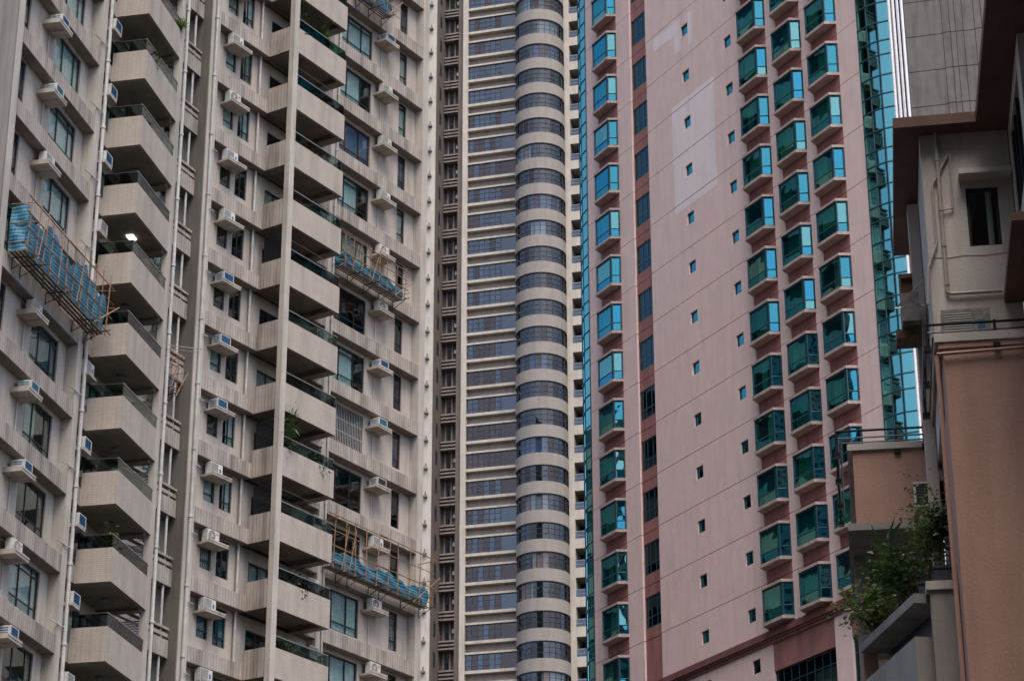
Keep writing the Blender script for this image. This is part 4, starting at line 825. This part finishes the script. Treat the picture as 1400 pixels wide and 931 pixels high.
# railing
RZ = 14.98 + e
rl = FR.put('railing', MB().path([(6.0, 1.0, RZ), (-0.10, 1.0, RZ), (-0.06, -3.62, RZ + 0.03), (-1.60, -3.62, RZ + 0.03), (-1.62, -7.5, RZ + 0.03)], 0.022, 7).mesh('railing', M['black']))
obj('rail', MB().path([(6.0, 1.0, RZ - 0.13), (-0.08, 1.0, RZ - 0.13), (-0.04, -3.60, RZ - 0.11), (-1.57, -3.60, RZ - 0.11), (-1.59, -7.5, RZ - 0.11)], 0.016, 6).mesh('rail', M['black']), rl)
obj('rail', MB().path([(6.0, 1.0, RZ - 0.22), (0.02, 1.0, RZ - 0.22), (0.02, -3.60, RZ - 0.2), (-1.52, -3.60, RZ - 0.2), (-1.54, -7.5, RZ - 0.2)], 0.014, 6).mesh('rail', M['black']), rl)
for q in [(-0.08, 1.0), (1.0, 1.0), (1.55, 1.0), (-0.08, -0.5), (-0.07, -1.9), (-0.07, -3.4), (-1.60, -3.62), (-0.55, -3.62), (-1.61, -5.0), (-1.61, -6.4), (-1.61, -7.4)]:
    obj('post', cached('rp', lambda: MB().box(-0.022, 0.022, -0.022, 0.022, -0.42, 0.03).mesh('post', M['black'])), rl, (q[0], -q[1], RZ)); obj('post_foot', cached('rf', lambda: MB().box(-0.05, 0.06, -0.07, 0.07, -0.46, -0.38).mesh('post_foot', M['black'])), rl, (q[0], -q[1], RZ))
# projecting balcony box behind
FR.put('balcony_wall', MB().box(-1.33, 0.16, -7.6, -3.6, 13.25 + e, 14.62 + e).mesh('balcony_wall', M['r_pink']))
FR.put('balcony_ledge', MB().box(-1.42, 0.168, -7.7, -3.55, 14.62 + e, 14.74 + e).mesh('balcony_ledge', M['r_white']))
FR.put('balcony_slab', MB().box(-1.49, 0.165, -7.7, -3.50, 13.12 + e, 13.25 + e).mesh('balcony_slab', M['r_grey']))
FR.put('balcony_pier', MB().box(-0.02, 0.16, -3.58, -3.45, 13.0 + e, 15.1 + e).mesh('balcony_pier', M['r_white']))
FR.put('lower_wall', MB().holed(-1.42, 0.16, 9.0 + e, 13.12 + e, -5.0, 0.2, [(-1.15, -0.35, 11.2 + e, 12.95 + e)]).mesh('lower_wall', M['r_grey']))
window(FR, -1.15, -0.35, 11.2 + e, 12.95 + e, 0, -5.06, 2, None, ('wood', 'glass'), 'cur_cream', (0.1, 0.95), name='lower_window', t=0.09)
FR.put('lower_wall', MB().box(-1.42, -1.25, -7.6, -5.2, 0, 13.1 + e).mesh('lower_wall', M['r_grey']))
FR.put('room', MB().box(-1.2, 0.1, -6.6, -6.5, 9 + e, 13.1 + e).mesh('room', M['interior']))
ac_unit(FR, 0.0, -3.3, 13.27 + e - 0.02, 'dark', 'white framed window air conditioner beside the terrace rain pipe', 'house air conditioners')
# planter pier and receding planter wall
FR.put('planter_pier', MB().box(-0.28, 0.16, -0.5, -0.02, 0, 10.92 + e).mesh('planter_pier', M['r_grey']))
FR.put('pier_cap', MB().box(-0.34, 0.16, -0.56, 0.03, 10.92 + e, 11.06 + e).mesh('pier_cap', M['r_white']))
def slant(nm, z0, z1, t0, t1, mat, off=0.0):
    a, b_ = Vector((-0.34, -0.30)), Vector((-1.22, -3.1)); d = (b_ - a).normalized(); s_ = Vector((-d.y, d.x)) * -1
    p0, p1 = a + s_ * t0, b_ + s_ * t0; q0, q1 = a + s_ * t1, b_ + s_ * t1
    FR.put(nm, MB().prism([(p0.x, p0.y), (q0.x, q0.y), (q1.x, q1.y), (p1.x, p1.y)], z0 + e, z1 + e).mesh(nm, M[mat]))
slant('planter_beam', 10.80, 10.95, -0.34, 0.20, 'r_grey'); slant('planter_wall', -e, 10.25, -0.34, 0.22, 'r_grey'); slant('planter_gap_shade', 10.25, 10.80, -0.34, -0.28, 'frame')  # near-black panel paints the shade inside the gap under the beam
FR.put('corner_post', MB().box(-1.36, -1.12, -3.4, -3.1, 0, 10.95 + e).mesh('corner_post', M['r_pink']))
# plants
leaf_plant('bougainvillea', 'bougainvillea with magenta blossom trailing over the house planter end', FR.world(-1.15, -2.6, 10.95 + e), 0.95, 0.70, 800, 0.11, 0.075, 'leaf_bright', None, 0.4, 41, hang=0.25, blossoms='petal', stems=14)
leaf_plant('flowering_shrub', 'white flowering shrub against the pink balcony wall', FR.world(-0.22, -2.0, 11.5 + e), 1.75, 0.55, 620, 0.10, 0.065, 'leaf_bright', None, 0.5, 42, blossoms='petal_white', stems=9)
leaf_plant('planter_shrub', 'dense dark shrub in the house planter between two pots', FR.world(-0.62, -1.5, 10.95 + e), 1.10, 0.60, 560, 0.12, 0.08, 'leaf', None, 0.5, 43, stems=12)
leaf_plant('banana_plant', 'broad upright green leaves rising from the house planter', FR.world(-0.72, -1.9, 10.95 + e), 1.25, 0.18, 16, 0.75, 0.20, 'leaf', None, 1.5, 44, stems=3)
leaf_plant('creeper', 'thin creeper hanging beside the planter pier', FR.world(-0.05, -0.9, 11.7 + e), 0.8, 0.32, 420, 0.10, 0.07, 'leaf_dark', None, 0.4, 45, stems=7)
for i, (u_, n_, mt_) in enumerate([(-0.30, -0.75, 'pot_dark'), (-0.06, -0.30, 'pot_dark')]):
    x, y, z = FR.world(u_, n_, 10.95 + e + (0.11 if i else 0)); t = thing('flower_pot', ['dark square flower pot on the planter beam', 'dark square flower pot on the white pier cap'][i], 'flower pot', (x, y, z), R(yR))
    obj('pot', MB().prism([(-0.13, 0.13), (0.13, 0.13), (0.13, -0.13), (-0.13, -0.13)][::-1], 0, 0.26).mesh('pot', M[mt_]), t); obj('rim', MB().box(-0.15, 0.15, -0.15, 0.15, 0.26, 0.30).mesh('rim', M[mt_]), t); obj('soil', MB().box(-0.14, 0.14, -0.14, 0.14, 0.30, 0.305).mesh('soil', M['stem']), t)

# ================================================================== unseen blocks, added to shade the street canyon and show in the glass
def block(label, px, py, yaw, wd, dp, floors, mat, cat='building'):
    t = thing('added_unseen_block', label, cat, (px, py, 0), R(yaw))
    obj('core', MB().box(0.2, wd - 0.2, -dp + 0.2, -0.2, 0, floors * 3.0).mesh('core', M['p_glass_dark'] if False else M['t_frame']), t)
    for k in range(floors):
        obj('spandrel', cached(('bl', wd, dp, mat), lambda: MB().box(0, wd, -dp, 0.0, 0, 1.5).mesh('spandrel', M[mat])), t, (0, 0, k * 3.0))
        obj('pier_row', cached(('bp', wd, dp, mat), lambda: (lambda b: [b.box(i * 3.0, i * 3.0 + 1.1, -dp + 0.01, -0.01, 1.5, 3.0) for i in range(int(wd / 3))] and b)(MB()).mesh('pier_row', M[mat])), t, (0, 0, k * 3.0))
    return t
block('pale block added unseen behind the tan tower for the glass reflections', -26.0, 110.0, 0.0, 18.0, 14.0, 42, 'far_wall')
block('lower pink block added unseen behind the tan tower for the glass reflections', -42.0, 130.0, 0.0, 30.0, 16.0, 20, 'far_pink')
block('unseen pale block added behind the viewpoint for the bay window reflections', 30.0, -62.0, 180.0, 30.0, 14.0, 41, 'far_wall')
block('unseen pink block added behind the viewpoint for the glass reflections', -22.0, -70.0, 180.0, 24.0, 14.0, 36, 'far_pink')
block('long pale block added unseen behind the viewpoint to shade the street', 42.0, -10.0, 180.0, 84.0, 14.0, 19, 'far_wall')
block('pale block added unseen beside the stucco house to shade the street', 13.0, 30.0, -90.0, 36.0, 14.0, 17, 'far_wall')
block('pale block added unseen on the tan tower side to shade the street', -12.5, -6.0, 90.0, 42.0, 14.0, 16, 'far_wall')
